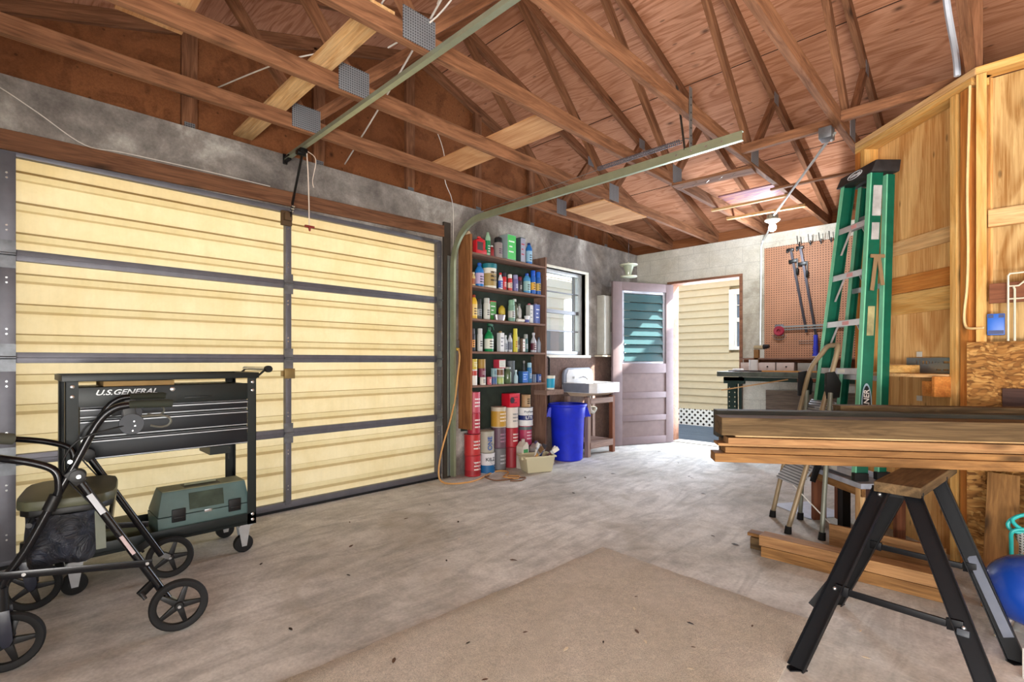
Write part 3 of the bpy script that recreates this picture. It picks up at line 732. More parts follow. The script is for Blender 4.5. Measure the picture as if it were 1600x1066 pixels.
# openings in leaf: glass and three panels
xa, xb = .115, .77
ops = [(1.02, 1.93), (.66, .90), (.37, .585), (.10, .30)]
fb(0, xa, .005, LH); fb(xb, LW, .005, LH)
yy = .005
for lo, hi in sorted(ops): fb(xa, xb, yy, lo); yy = hi
fb(xa, xb, yy, LH)
m.build('door_leaf', M_dpink, d1, bevel=.003)
for lo, hi in ops[1:]:
    m = Mb(); m.boxm(Wd, xa-.004, xb+.004, lo-.004, hi+.004, -.026, -.014); m.build('door_panel', M_dpink2, d1)
m = Mb()
for x0, x1, y0_, y1_ in ((xa-.01, xa+.035, 1.01, 1.94), (xb-.035, xb+.01, 1.01, 1.94), (xa+.035, xb-.035, 1.01, 1.045), (xa+.035, xb-.035, 1.90, 1.94)): m.boxm(Wd, x0, x1, y0_, y1_, -.02, .016)
m.build('louvre_frame', plain('silver louvre frame', (190, 194, 204), .35, .5), d1, bevel=.003)
for k in range(8):
    z = 1.05+.106*k; m = Mb()
    c = [(xa+.036, z, -.028), (xb-.036, z, -.028), (xb-.036, z+.10, .004), (xa+.036, z+.10, .004)]
    lo = [Wd @ V(p) for p in c]; hi = [Wd @ (V(p)+V((0,.0,.006))) for p in c]
    m.hexa(lo, hi); m.build('glass_louvre', M_louv, d1)
m = Mb(); kM = Wd @ Matrix.Translation((LW-.055, .955, 0)); m.lathe([(.034, 0), (.034, .006), (.012, .01), (.010, .035), (.026, .045), (.030, .058), (.022, .070), (.004, .072)], (0,0,0), 20, M=kM); m.build('door_knob', plain('tarnished knob', (150, 140, 124), .3, .8), d1)
m = Mb(); kM = Wd @ Matrix.Translation((LW-.055, 1.17, 0)); m.lathe([(.026, 0), (.026, .008), (.018, .016), (.004, .018)], (0,0,0), 20, M=kM); m.build('deadbolt', M_steel, d1)
m = Mb()
for z in (.25, 1.0, 1.8): m.boxm(Wd, -.006, .004, z-.045, z+.045, -.03, .008)
m.build('hinge', M_steel, d1)
M_jamb = wood('brown door frame', (142, 100, 76), (112, 76, 58), knots=False)
tr = Mb(); tr.box(OX0, OX0+.035, YB-.005, YB+WT, 0, OZ-.02); tr.box(OX1-.035, OX1, YB-.015, YB+WT, 0, OZ-.02); tr.box(OX0-.02, OX1, YB-.015, YB+WT, OZ-.02, OZ+.012)
struct(tr.build('trim_4', M_jamb, at=(.9, YB, 0), bevel=.003))
struct(Mb().box(OX0, OX1, YB+.02, YB+WT+.03, -.02, .012).build('trim_5', M_drive, at=(.9, YB, 0), bevel=.004))

# deck, house next door
M_deck = wood('blue grey deck boards', (120, 134, 148), (96, 108, 122), knots=False, spec=.2)
m = Mb()
for k in range(18): m.box(-2.2, 4.5, YB+WT+.012+.135*k, YB+WT+.012+.135*k+.127, -.14, -.11)
m.box(-2.2, 4.5, YB+WT, 8.8, -.2, -.145)
struct(m.build('deck', M_deck, at=(0, 7.5, -.2), smooth=False))
hs = thing('neighbouring_house', 'cream lap sided house seen through the open side door', 'house', (1, 9, -.2))
M_sid = plain('cream vinyl siding', (196, 181, 150), .6, var=.05)
M_trimw = plain('white trim paint', (240, 238, 232), .5, var=.04)
HW = 8.82; m = Mb(); z = .18; HT = 3.70
def lap(x0, x1, za, zb, m):
    m.hexa([(x0, HW-.016, za), (x1, HW-.016, za), (x1, HW+.10, za), (x0, HW+.10, za)], [(x0, HW+.014, zb), (x1, HW+.014, zb), (x1, HW+.10, zb), (x0, HW+.10, zb)])
while z < HT:
    za, zb = z, min(z+.127, HT)
    if zb > 1.28 and za < 2.22: lap(-1.6, .21, za, zb, m); lap(1.15, 6, za, zb, m)
    else: lap(-1.6, 6, za, zb, m)
    z += .127
m.build('siding', M_sid, hs, smooth=False)
m = Mb(); m.box(-1.6, 6, HW+.11, HW+3.5, -.2, HT-.005)
m.build('house_body', M_sid, hs, smooth=False)
m = Mb(); m.box(-1.7, 6.2, HW-.02, HW+3.8, HT, HT+.06); m.build('roof_edge', plain('brown shingle', (110, 96, 84), .9), hs)
wf = Mb(); wf.box(.21, .30, HW-.02, HW+.03, 1.24, 2.28); wf.box(1.06, 1.15, HW-.02, HW+.03, 1.24, 2.28); wf.box(.30, 1.06, HW-.02, HW+.03, 2.19, 2.28); wf.box(.30, 1.06, HW-.02, HW+.03, 1.24, 1.30); wf.box(.30, 1.06, HW-.01, HW+.03, 1.72, 1.79); wf.box(.30, .335, HW-.008, HW+.03, 1.3, 1.72); wf.box(.30, .335, HW-.008, HW+.03, 1.79, 2.19); wf.box(.56, .575, HW+.0, HW+.03, 1.3, 2.19); wf.box(.30, 1.06, HW+.0, HW+.03, 2.0, 2.012)
wf = wf.build('window', M_trimw, hs, bevel=.004)
Mb().box(.3, 1.06, HW+.035, HW+.045, 1.3, 2.2).build('pane', plain('dusky window glass', (104, 118, 138), .1, 0, .6), wf)
def lattice(x0, x1, z0, z1, y):
    m = Mb(); p = .105; w_ = .036
    nx = int((x1-x0+z1-z0)/p)+1
    for k in range(nx):
        s_ = x0-(z1-z0)+k*p
        for sg in (1, -1):
            a = (s_, z0) if sg > 0 else (s_, z1); b = (s_+(z1-z0), z1) if sg > 0 else (s_+(z1-z0), z0)
            def clip(a, b):
                (ax, az), (bx, bz) = a, b
                if bx <= x0 or ax >= x1: return None
                if ax < x0: t = (x0-ax)/(bx-ax); az += (bz-az)*t; ax = x0
                if bx > x1: t = (x1-ax)/(bx-ax); bz = az+(bz-az)*t; bx = x1
                return (ax, az), (bx, bz)
            c = clip(a, b)
            if c and abs(c[1][0]-c[0][0]) > .01:
                yy = y if sg > 0 else y+.006
                m.bar((c[0][0], yy, c[0][1]), (c[1][0], yy, c[1][1]), .006, w_, up=(-(c[1][1]-c[0][1]), 0, c[1][0]-c[0][0]))
    return m
lattice(-1.6, 1.6, -.13, .175, HW-.03).build('lattice_skirt', M_trimw, hs, smooth=False)
Mb().box(-1.6, 6, HW+.03, HW+.10, -.2, .18).build('crawlspace', plain('dark crawlspace', (62, 54, 44), .9), hs)
# side wing seen through the garage window
sw = thing('side_building', 'pale building with a window seen through the garage window', 'building', (-3, 8, -.2))
m = Mb(); M_sid2 = plain('bright pale siding', (236, 232, 222), .6, var=.04)
z = -.1
while z < 2.9: m.hexa([(-2.95,5.2,z),(-2.73,5.2,z),(-2.73,12,z),(-2.95,12,z)], [(-2.95,5.2,z+.2),(-2.75,5.2,z+.2),(-2.75,12,z+.2),(-2.95,12,z+.2)]); z += .2
m.build('siding', M_sid2, sw, smooth=False)
m = Mb(); m.box(-2.74, -2.70, 7.0, 7.09, .7, 1.75); m.box(-2.74, -2.70, 8.0, 8.09, .7, 1.75); m.box(-2.74, -2.70, 7.09, 8.0, 1.66, 1.75); m.box(-2.74, -2.70, 7.09, 8.0, .7, .8)
wf = m.build('window', M_trimw, sw)
Mb().box(-2.728, -2.72, 7.09, 8.0, .8, 1.66).build('pane', plain('dusky window glass', (104, 118, 138), .1, 0, .6), wf)

# ---------------------------------------------------------------- rug and floor litter
def carpet():
    g = NG('beige cut pile carpet'); v = g.coord(); n = g.noise(v, 2.2, 6, .6, .4); f = g.noise(v, 260, 3, .7); p = g.noise(v, 28, 5, .7)
    col = g.ramp(n, [(.3, srgb(206, 194, 174)), (.65, srgb(222, 210, 194))])
    col = g.mix(1.0, col, g.ramp(p, [(.3, .84), (.65, 1.05)]), 'MULTIPLY'); col = g.mix(1.0, col, g.ramp(f, [(.35, .7), (.62, 1.12)]), 'MULTIPLY')
    g.bump(f, .9, .01); return g.fin(col, .95, 0, .05)
rug_h = .018
m = Mb(); random.seed(3)
cs = [V((1.86, -.72, 0)), V((3.16, -.70, 0)), V((3.05, 2.285, 0)), V((1.997, 2.369, 0))]
NX, NY = 26, 60; vs = []
for j in range(NY+1):
    for i in range(NX+1):
        u, t = i/NX, j/NY; p = cs[0].lerp(cs[1], u).lerp(cs[3].lerp(cs[2], u), t)
        e = min(u, 1-u)*1.1, min(t, 1-t)*3; ed = min(e)
        if ed == 0: p = p+V((random.uniform(-.006, .006), random.uniform(-.006, .006), 0))
        vs.append((p.x, p.y, rug_h*(1 if ed > .02 else .55)+random.uniform(-.0008, .0008)+.004*max(0, math.sin(u*5+t*7))*(ed > .1)))
nb_ = len(vs); fs = [(j*(NX+1)+i, j*(NX+1)+i+1, (j+1)*(NX+1)+i+1, (j+1)*(NX+1)+i) for j in range(NY) for i in range(NX)]
rim = [i for i in range(NX+1)]+[j*(NX+1)+NX for j in range(1, NY+1)]+[NY*(NX+1)+i for i in range(NX-1, -1, -1)]+[j*(NX+1) for j in range(NY-1, 0, -1)]
low = [(vs[i][0], vs[i][1], .0005) for i in rim]
vs += low; L = len(rim)
fs += [(rim[k], nb_+k, nb_+(k+1) % L, rim[(k+1) % L]) for k in range(L)]
fs += [tuple(nb_+k for k in range(L-1, -1, -1))]
m.add(vs, fs)
tag(m.build('carpet_remnant', carpet()), 'large worn beige carpet remnant lying on the concrete floor', 'rug')

M_leaf = [plain('dry leaf brown', (92, 66, 46), .8), plain('dark dry leaf', (54, 44, 36), .8), plain('pale wood chip', (222, 206, 176), .8)]
def leaf(x, y, z, s, mi, label, name, group, cat):
    a = random.uniform(0, 2*PI); m = Mb(); n = 6
    c = math.cos(a); d = math.sin(a)
    pr = [(-1, 0, .1), (-.4, .35, .25), (.4, .3, .2), (1, 0, .05), (.4, -.3, .3), (-.4, -.32, .15)]
    vs = [(x+s*(px*c-py*d), y+s*(px*d+py*c), z+.001+s*pz*.4) for px, py, pz in pr]
    m.add(vs+[(p[0], p[1], p[2]+.0008) for p in vs], [(5,4,3,2,1,0), (6,7,8,9,10,11)]+[(i, (i+1) % 6, 6+(i+1) % 6, 6+i) for i in range(6)])
    tag(m.build(name, M_leaf[mi]), label, cat, group)
random.seed(21)
for x, y in ((1.2, 4.9), (1.05, 5.2), (1.55, 4.4), (1.6, 4.35), (1.0, 4.0), (.9, 3.7), (1.9, 3.9), (.75, 5.35), (.7, 5.5), (1.15, 3.2), (.75, 1.9), (.55, 1.6), (1.05, 2.1), (1.3, 1.2), (1.75, 1.9), (2.35, 3.0), (2.5, 2.95), (.6, 2.2), (.95, 1.4), (1.5, 1.65), (1.6, .8), (.85, .95)):
    leaf(x, y, 0, random.uniform(.012, .024), random.choice((0, 1, 1)), 'small dry brown leaf scattered on the bare concrete floor', 'dry_leaf', 'dry leaves on the concrete', 'leaf')
for x, y in ((2.45, 1.95), (2.72, 1.9), (2.8, 1.75), (2.3, 1.4), (2.55, 1.55), (2.2, 1.2), (2.9, 2.05), (2.4, 1.1), (2.6, 1.7), (2.1, .95)):
    leaf(x, y, rug_h+.003, random.uniform(.008, .018), random.choice((0, 1)), 'small dry brown leaf fragment lying on the beige carpet', 'leaf_fragment', 'leaf fragments on the carpet', 'leaf')
for x, y in ((2.5, 1.85), (2.66, 1.66), (2.85, 1.62), (2.48, 1.42)):
    leaf(x, y, rug_h+.003, random.uniform(.010, .02), 2, 'small pale wood chip lying on the beige carpet', 'wood_chip', 'wood chips on the carpet', 'wood chip')
for x, y in ((1.25, 4.45), (1.85, 3.35), (2.1, 3.05), (1.3, 1.9), (1.4, 2.0), (3.1, 2.2), (3.2, 2.35), (3.25, 2.15), (1.45, 2.15)):
    leaf(x, y, 0, random.uniform(.006, .014), 2, 'tiny pale wood chip on the bare concrete floor', 'wood_chip', 'wood chips on the concrete', 'wood chip')

# ---------------------------------------------------------------- paint shelf and everything on it
sh = thing('storage_shelf', 'tall brown wooden shelf unit full of cans and bottles against the block wall', 'shelf', (.085, 3.5, 0))
SD, SY0, SY1 = .17, 2.99, 4.0
board('side_panel', (SD/2, SY0-.012, .43), (SD/2, SY0-.012, 2.20), SD, .022, M_shelfside, sh, up=(0,1,0))
board('side_panel', (SD/2, SY1+.012, .03), (SD/2, SY1+.012, 2.14), SD, .022, M_shelf, sh, up=(0,1,0))
Mb().box(.004, .010, SY0, SY1, .40, 2.02).build('back_panel', plain('dark green shelf back', (44, 54, 46), .85, var=.25), sh)  # dark sheet added over the block wall to darken the shelf back
SZ = [.83, 1.14, 1.44, 1.74, 2.04]
for z in SZ: board('shelf_board', (SD/2+.004, SY0, z-.010), (SD/2+.004, SY1, z-.010), SD-.01, .020, M_shelf, sh)

PC = {}
def P(c, rough=.42, metal=0.0):
    k = 'paint %d %d %d %g %g' % (*c, rough, metal)
    return plain(k, c, rough, metal, .45, var=.06)
TIN = P((176, 180, 184), .3, .8)
WHT, BLK, RED, GRN, BLU, YEL = (232, 230, 224), (30, 30, 34), (196, 34, 44), (20, 132, 72), (28, 92, 190), (222, 188, 52)
CAN_G = 'cans and bottles on the storage shelf'
def label_lines(root, y, z, w, h, r, x, c, n=3):
    """a few printed stripes standing for the illegible small print on a label"""
    m = Mb()
    for k in range(n):
        zz = z+h*(k+.5)/n
        for a0, a1 in ((-.55, .1), (.2, .5)):
            aa = [a0+(a1-a0)*i/5 for i in range(6)]
            pts = [(x+(r+.0006)*math.cos(a), y+(r+.0006)*math.sin(a)) for a in aa]
            hh = h/n*.22
            m.add([(px, py, zz-hh) for px, py in pts]+[(px, py, zz+hh) for px, py in pts], [(i, i+1, 6+i+1, 6+i) for i in range(5)])
    m.build('print', P(c), root, smooth=False)
def spray(y, z, d, h, body, cap, label, cat='spray can', x=.10, band=None, name='spray_can', stripe=None, group=CAN_G):
    t = thing(name, label, cat, (x, y, z), group=group); r = d/2
    Mb().lathe([(r*.93, 0), (r, .004), (r, h*.72), (r*.93, h*.755), (r*.8, h*.77)], (x, y, z), 18).build('body', P(body), t)
    Mb().lathe([(r*.86, h*.76), (r*.88, h*.97), (r*.8, h)], (x, y, z), 18).build('cap', P(cap), t)
    if band: Mb().lathe([(r+.0004, h*.18), (r+.0004, h*.5)], (x, y, z), 18).build('label_band', P(band), t)
    label_lines(t, y, z+h*.2, 0, h*.28, r, x, stripe or ((40, 40, 50) if sum(band or body) > 330 else (225, 225, 220)))
    return t
def bottle(y, z, d, h, body, cap, label, cat='bottle', x=.10, band=None, name='bottle', flat=1.0, neck=.25, shoulder=.62, group=CAN_G, mat=None):
    t = thing(name, label, cat, (x, y, z), group=group); r = d/2; n = r*neck+.004
    Mb().lathe([(r*.92, 0), (r, .006), (r, h*shoulder), (r*.9, h*(shoulder+.06)), (r*.55, h*(shoulder+.17)), (n, h*(shoulder+.22)), (n, h*.9)], (x, y, z), 20, sx=flat).build('body', mat or P(body), t)
    Mb().lathe([(n*1.35, h*.88), (n*1.35, h*.98), (n*1.1, h)], (x, y, z), 14).build('cap', P(cap), t)
    if band:
        Mb().lathe([(r+.0006, h*.12), (r+.0006, h*shoulder*.86)], (x, y, z), 20, sx=flat).build('label_band', P(band), t)
        label_lines(t, y, z+h*.15, 0, h*.32, r*flat if flat < 1 else r, x, (60, 60, 70) if sum(band) > 330 else (226, 226, 222))
    return t
def tin(y, z, wy, wx, h, body, side, cap, label, cat='tin', x=.09, name='solvent_tin', stripe=(230, 240, 230), group=CAN_G, mouth=True):
    t = thing(name, label, cat, (x, y, z), group=group)
    Mb().box(x-wx/2, x+wx/2, y-wy/2, y+wy/2, z+.0, z+h).build('body', P(side), t, bevel=.005)
    m = Mb(); m.box(x+wx/2, x+wx/2+.0006, y-wy/2+.003, y+wy/2-.003, z+.008, z+h-.008); m.build('front_label', P(body), t)
    m = Mb()
    for k, (a, b) in enumerate(((.15, .7), (.2, .55), (.15, .8))): m.box(x+wx/2+.0006, x+wx/2+.0012, y-wy/2+wy*a, y-wy/2+wy*b, z+h*(.3+.2*k), z+h*(.3+.2*k)+h*.05)
    m.build('print', P(stripe), t)
    if mouth: Mb().lathe([(.016, 0), (.016, .014), (.004, .018)], (x-.01, y+wy*.1, z+h), 14).build('cap', P(cap), t)
    return t
def paint_can(y, z, d, h, body, label, x=.10, lid=None, band=None, stripe=None, bail=True, cat='paint can', name='paint_can', words=None, wc=(230, 230, 230), group='paint cans stacked under the lowest shelf', lidc=None):
    t = thing(name, label, cat, (x, y, z), group=group); r = d/2
    Mb().lathe([(r*.97, 0), (r, .003), (r, .006), (r*.975, .008), (r*.975, h-.008), (r, h-.006), (r, h), (r*.93, h), (r*.9, h-.006)], (x, y, z), 32).build('body', P(body), t)
    Mb().lathe([(r*.90, h-.0055), (r*.90, h-.002), (r*.6, h-.003)], (x, y, z), 28).build('lid', P(lidc) if lidc else TIN, t)
    if band: Mb().lathe([(r*.976+.0006, band[0]*h), (r*.976+.0006, band[1]*h)], (x, y, z), 32).build('label_band', P(band[2]), t)
    if bail:
        m = Mb(); pts = [(x+r*1.02*math.cos(a), y+r*1.02*math.sin(a), z+h*.72-h*.45*math.sin(a+.62)) for a in [(-.62+PI*k/14) for k in range(15)]]
        m.tube(pts, .0018, 6); m.build('bail_handle', TIN, t)
    if words:
        for s, sz, zz, c, sxx in words:
            a = -.25; M = frame((x+r*math.cos(a), y+r*math.sin(a), z+zz*h), (-math.sin(a), math.cos(a), 0), (0, 0, 1))
            if s[0] == '|':                      # set on its side, reading upwards
                s = s[1:]; M = frame((x+(r+.0012)*math.cos(a), y+(r+.0012)*math.sin(a), z+zz*h), (0, 0, 1), (math.sin(a), -math.cos(a), 0))
                text('lettering', s, sz, M, P(c), t, sx=sxx, bold=.0008, thick=.0015); continue
            text('lettering', s, sz, M, P(c), t, bendr=r+.001, sx=sxx, bold=.0006)
    elif stripe:
        label_lines(t, y, z+h*.25, 0, h*.5, r*.98, x, stripe)
    return t
def jug(y, z, wy, wx, h, body, cap, label, cat='jug', x=.09, name='jug', lab=None, group=CAN_G):
    """rectangular handled jug: waisted shoulder, hole behind the handle bar, side cap"""
    t = thing(name, label, cat, (x, y, z), group=group)
    a, b = y-wy/2, y+wy/2
    m = Mb()
    def pr(poly, x0, x1): m.prism(poly, Mg, x0, x1)
    pr([(a, z), (b, z), (b, z+h*.30), (b-wy*.30, z+h*.30), (b-wy*.30, z+h*.78), (b-wy*.42, z+h*.88), (a+wy*.42, z+h*.9), (a+wy*.38, z+h*.9), (a, z+h*.74)], x-wx/2, x+wx/2)
    o1 = m.build('body', P(body), t, bevel=.008)
    m = Mb(); m.tube([(x, b-wy*.35, z+h*.82), (x, b-wy*.12, z+h*.80), (x, b-wy*.08, z+h*.68), (x, b-wy*.10, z+h*.3)], .011, 10, smooth=4); m.build('grip', P(body), t)
    Mb().lathe([(.017, 0), (.018, h*.08), (.012, h*.10)], (x, a+wy*.42, z+h*.89), 14).build('cap', P(cap), t)
    if lab:
        m = Mb(); m.box(x+wx/2, x+wx/2+.0008, a+wy*.1, b-wy*.38, z+h*.2, z+h*.66); m.build('front_label', P(lab), t)
    return t

z = SZ[4]
jug(3.035, z, .09, .07, .235, (206, 190, 158), BLK, 'tan plastic jug with a black cap behind the red jug on the top shelf', x=.045)
jug(3.115, z, .135, .055, .165, RED, (210, 60, 60), 'squat red handled jug with a dark label at the left of the top shelf', x=.13, lab=(70, 44, 44))
bottle(3.225, z, .05, .225, (150, 190, 160), (150, 178, 150), 'tall pale green bottle with a deep green round label on the top shelf', band=(20, 132, 80), shoulder=.75, x=.12)
bottle(3.278, z, .042, .11, (150, 40, 44), (220, 220, 220), 'small dark red bottle standing left of the grey can on the top shelf', x=.12)
spray(3.372, z, .085, .20, (150, 140, 140), BLK, 'wide grey canister with a black lid on the top shelf', cat='canister', name='canister', x=.11, stripe=(70, 40, 80))
tin(3.512, z, .12, .115, .25, (70, 190, 90), (150, 168, 170), BLK, 'bright green and grey rectangular solvent tin on the top shelf', x=.10)
tin(3.675, z, .07, .07, .25, (150, 152, 172), (60, 82, 80), (190, 190, 190), 'tall lavender grey rectangular tin between the green tin and the blue bottle', x=.12, stripe=(180, 60, 70))
bottle(3.80, z, .066, .22, (28, 110, 190), (22, 44, 110), 'blue bottle with a navy cap, last item at the right of the top shelf', band=(150, 196, 226), shoulder=.72, x=.12)
z = SZ[3]
bottle(3.038, z, .036, .125, (214, 190, 130), (226, 214, 190), 'small cream and brown bottle at the left end of the second shelf', x=.13, band=(180, 100, 60))
bottle(3.128, z, .084, .225, (34, 120, 194), (30, 90, 180), 'big sky blue bottle with a pink and blue label on the second shelf', band=(186, 170, 206), x=.11, shoulder=.66)
pl = paint_can(3.268, z, .14, .225, (222, 220, 206), 'white pail with a teal lid and a brown picture label on the second shelf', x=.095, band=(.1, .62, (164, 140, 84)), lidc=(30, 110, 120), stripe=(80, 64, 40), cat='pail', name='pail', group=CAN_G)
Mb().lathe([(.072, .19), (.073, .232), (.06, .236)], (.095, 3.268, z), 28).build('snap_lid', P((30, 116, 128)), pl)
bottle(3.392, z, .045, .165, (226, 226, 232), (214, 60, 60), 'white squeeze bottle with red and blue print on the second shelf', band=(60, 90, 180), x=.12)
spray(3.452, z, .048, .175, RED, (40, 44, 60), 'red can with a thin dark blue nozzle on the second shelf', x=.11, name='aerosol_can')
spray(3.522, z, .048, .165, (200, 60, 56), (230, 230, 226), 'red and white can with a white knob cap on the second shelf', x=.12, band=(224, 206, 190), name='aerosol_can')
spray(3.60, z, .055, .168, (112, 108, 160), (150, 150, 190), 'purple grey spray can in the middle of the second shelf', x=.12, stripe=(228, 228, 236))
spray(3.676, z, .045, .16, (58, 50, 60), (120, 30, 50), 'dark spray can with a maroon cap on the second shelf', x=.11)
bottle(3.768, z, .075, .205, (70, 150, 204), (28, 84, 186), 'light blue bottle with a bright blue top on the second shelf', band=(150, 190, 190), x=.12, shoulder=.7)
spray(3.862, z, .054, .245, (30, 96, 186), (26, 90, 200), 'left one of the two tall blue and orange spray cans on the second shelf', x=.12, band=(226, 170, 60))
spray(3.945, z, .056, .24, (36, 96, 176), (26, 100, 206), 'right one of the two tall blue and tan spray cans on the second shelf', x=.12, band=(196, 170, 92))
z = SZ[2]
bottle(3.05, z, .066, .22, (222, 180, 50), (150, 60, 40), 'mustard yellow bottle at the left end of the third shelf', band=(226, 196, 120), x=.12, shoulder=.7)
spray(3.13, z, .055, .19, (70, 74, 74), (40, 44, 46), 'dark grey spray can with a black and white label on the third shelf', x=.10, band=(150, 156, 160))
spray(3.22, z, .064, .205, (206, 208, 200), (190, 194, 190), 'tall white spray can with dark print on the third shelf', x=.11)
tin(3.325, z, .085, .06, .19, (72, 150, 70), (196, 50, 60), BLK, 'red and green tin standing behind the foil pan on the third shelf', x=.06, mouth=False)
fp = thing('foil_pan', 'crinkled silver foil loaf pan at the front of the third shelf', 'pan', (.13, 3.36, z))
m = Mb(); N = 28; vs = []
for k in range(N):
    a = 2*PI*k/N; c_, s_ = math.cos(a), math.sin(a); q = (abs(c_)**4+abs(s_)**4)**-.25
    for hh, f in ((0, .8), (.052, 1.0), (.054, 1.08)):
        vs.append((.135+.028*q*c_*f*(1+.04*(k % 2)), 3.365+.065*q*s_*f*(1+.02*(k % 2)), z+.001+hh))
m.add(vs, [tuple(k*3 for k in range(N-1, -1, -1))]+[(k*3+i, ((k+1) % N)*3+i, ((k+1) % N)*3+i+1, k*3+i+1) for k in range(N) for i in (0, 1)]+[tuple(k*3+1 for k in range(N))])
m.build('pan', P((190, 184, 190), .3, .7), fp)
bottle(3.47, z, .07, .155, (200, 176, 60), (90, 80, 60), 'yellow bottle with a round dark spot standing behind the foil pan on the third shelf', x=.06, band=(206, 186, 70), shoulder=.8)
spray(3.545, z, .07, .215, (120, 160, 140), (130, 176, 150), 'grey green spray can near the middle of the third shelf', x=.12, band=(196, 200, 196))
bottle(3.648, z, .082, .24, (120, 130, 112), (220, 222, 220), 'large clear plastic bottle with a white cap on the third shelf', x=.06, mat=glass('smoky bottle', (120, 126, 108), .15, .6), shoulder=.6)
tb_ = thing('caulk_tube', 'white tube lying on its side at the front of the third shelf', 'tube', (.145, 3.64, z), group=CAN_G)
Mb().cyl((.145, 3.60, z+.018), (.15, 3.69, z+.018), .017, .016).build('tube_body', P((222, 220, 210)), tb_)
Mb().cyl((.15, 3.69, z+.018), (.152, 3.725, z+.018), .008, .003).build('nozzle', P((60, 60, 140)), tb_)
bottle(3.735, z, .05, .2, (200, 200, 200), (120, 130, 120), 'pale bottle behind the blue cup on the third shelf', x=.045)
cu2 = thing('paper_cup', 'small blue and white cup on the third shelf beside the lying tube', 'cup', (.125, 3.765, z), group=CAN_G)
Mb().lathe([(.020, 0), (.030, .07), (.027, .07), (.018, .004)], (.125, 3.765, z+.001), 18).build('cup_body', P((222, 224, 230)), cu2)
Mb().lathe([(.0212, .005), (.0262, .045)], (.125, 3.765, z+.001), 18).build('band', P((60, 66, 150)), cu2)
tin(3.832, z, .05, .06, .19, (206, 208, 206), (190, 192, 190), (190, 90, 110), 'white carton with a pinkish top on the third shelf', x=.10, name='carton', cat='carton', stripe=(120, 130, 140))
tin(3.915, z, .075, .06, .20, (80, 100, 170), (110, 124, 180), (120, 100, 110), 'blue carton at the right end of the third shelf', x=.11, name='carton', cat='carton', stripe=(220, 226, 240))
z = SZ[1]
spray(3.035, z, .05, .21, (46, 44, 52), (60, 60, 66), 'black and orange spray can at the left end of the fourth shelf', x=.12, band=(220, 150, 60))
spray(3.135, z, .052, .215, (200, 206, 204), (196, 200, 198), 'white spray can left of the green spray bottle on the fourth shelf', x=.11)
gs = bottle(3.245, z, .088, .235, (16, 134, 76), (20, 70, 50), 'bright green trigger spray bottle with a white label on the fourth shelf', band=(214, 220, 206), x=.115, shoulder=.6, cat='spray bottle', name='spray_bottle')
m = Mb(); m.bar((.13, 3.215, z+.255), (.13, 3.275, z+.25), .022, .026); m.bar((.13, 3.27, z+.25), (.14, 3.285, z+.205), .012, .008, up=(1,0,0)); m.build('trigger_head', P((16, 80, 54)), gs, bevel=.004)
spray(3.325, z, .036, .19, (120, 170, 160), (90, 150, 140), 'slim teal can behind the green spray bottle on the fourth shelf', x=.05)
tin(3.395, z, .055, .05, .185, (226, 228, 230), (210, 214, 216), (150, 120, 50), 'white bottle box with a brown cap on the fourth shelf', x=.12, stripe=(90, 90, 110))
bottle(3.462, z, .04, .165, (190, 196, 200), (200, 204, 206), 'grey white bottle right of the white box on the fourth shelf', x=.12, band=(150, 156, 166))
bottle(3.525, z, .044, .19, (200, 204, 210), (60, 66, 80), 'white bottle with a dark spout on the fourth shelf', x=.12, band=(110, 116, 130))
spray(3.597, z, .048, .235, (206, 196, 60), (214, 204, 70), 'tall yellow spray can in the middle of the fourth shelf', x=.12, stripe=(180, 60, 40))
spray(3.656, z, .036, .155, (110, 110, 108), (140, 140, 136), 'small grey can right of the yellow one on the fourth shelf', x=.10)
tin(3.705, z, .04, .04, .14, (226, 226, 222), (120, 100, 90), (220, 220, 216), 'small white box with red print on the fourth shelf', x=.12, mouth=False, stripe=(150, 50, 50), name='carton', cat='carton')
spray(3.762, z, .046, .185, (60, 104, 104), (150, 156, 154), 'teal grey can on the fourth shelf between the small box and the pointed bottle', x=.11)
bottle(3.87, z, .06, .205, (186, 190, 200), (200, 204, 214), 'pale bottle with a narrow pointed neck and a maroon label on the fourth shelf', x=.12, band=(96, 40, 60), shoulder=.55)
bottle(3.952, z, .044, .16, (150, 160, 176), (60, 70, 90), 'grey blue bottle at the right end of the fourth shelf', x=.12)
z = SZ[0]
paint_can(3.05, z, .072, .145, (226, 224, 218), 'red and white can at the left end of the fifth shelf', x=.115, band=(.62, .92, (180, 60, 48)), bail=False, cat='can', name='tin_can', group=CAN_G)
paint_can(3.05, z+.146, .072, .095, (200, 180, 70), 'short yellow can stacked on the red and white can of the fifth shelf', x=.115, bail=False, cat='can', name='tin_can', group=CAN_G, stripe=(230, 226, 200))
paint_can(3.148, z, .056, .072, (210, 208, 200), 'short white can with a black spot in the lower row of the fifth shelf', x=.135, bail=False, cat='can', name='tin_can', group=CAN_G, stripe=(30, 34, 30))
paint_can(3.152, z+.073, .07, .08, (120, 56, 76), 'short maroon can standing on the white one of the fifth shelf', x=.12, bail=False, cat='can', name='tin_can', group=CAN_G, stripe=(200, 190, 190))
paint_can(3.155, z+.154, .076, .085, (160, 128, 60), 'ochre can at the top of its stack on the fifth shelf', x=.11, bail=False, cat='can', name='tin_can', group=CAN_G)
paint_can(3.225, z, .046, .073, (186, 90, 100), 'small pink and white can in the lower row of the fifth shelf', x=.14, bail=False, cat='can', name='tin_can', group=CAN_G, stripe=(236, 226, 220))
paint_can(3.29, z, .058, .072, (90, 90, 130), 'short purple blue can in the lower row of the fifth shelf', x=.135, bail=False, cat='can', name='tin_can', group=CAN_G, band=(.2, .8, (50, 90, 140)))
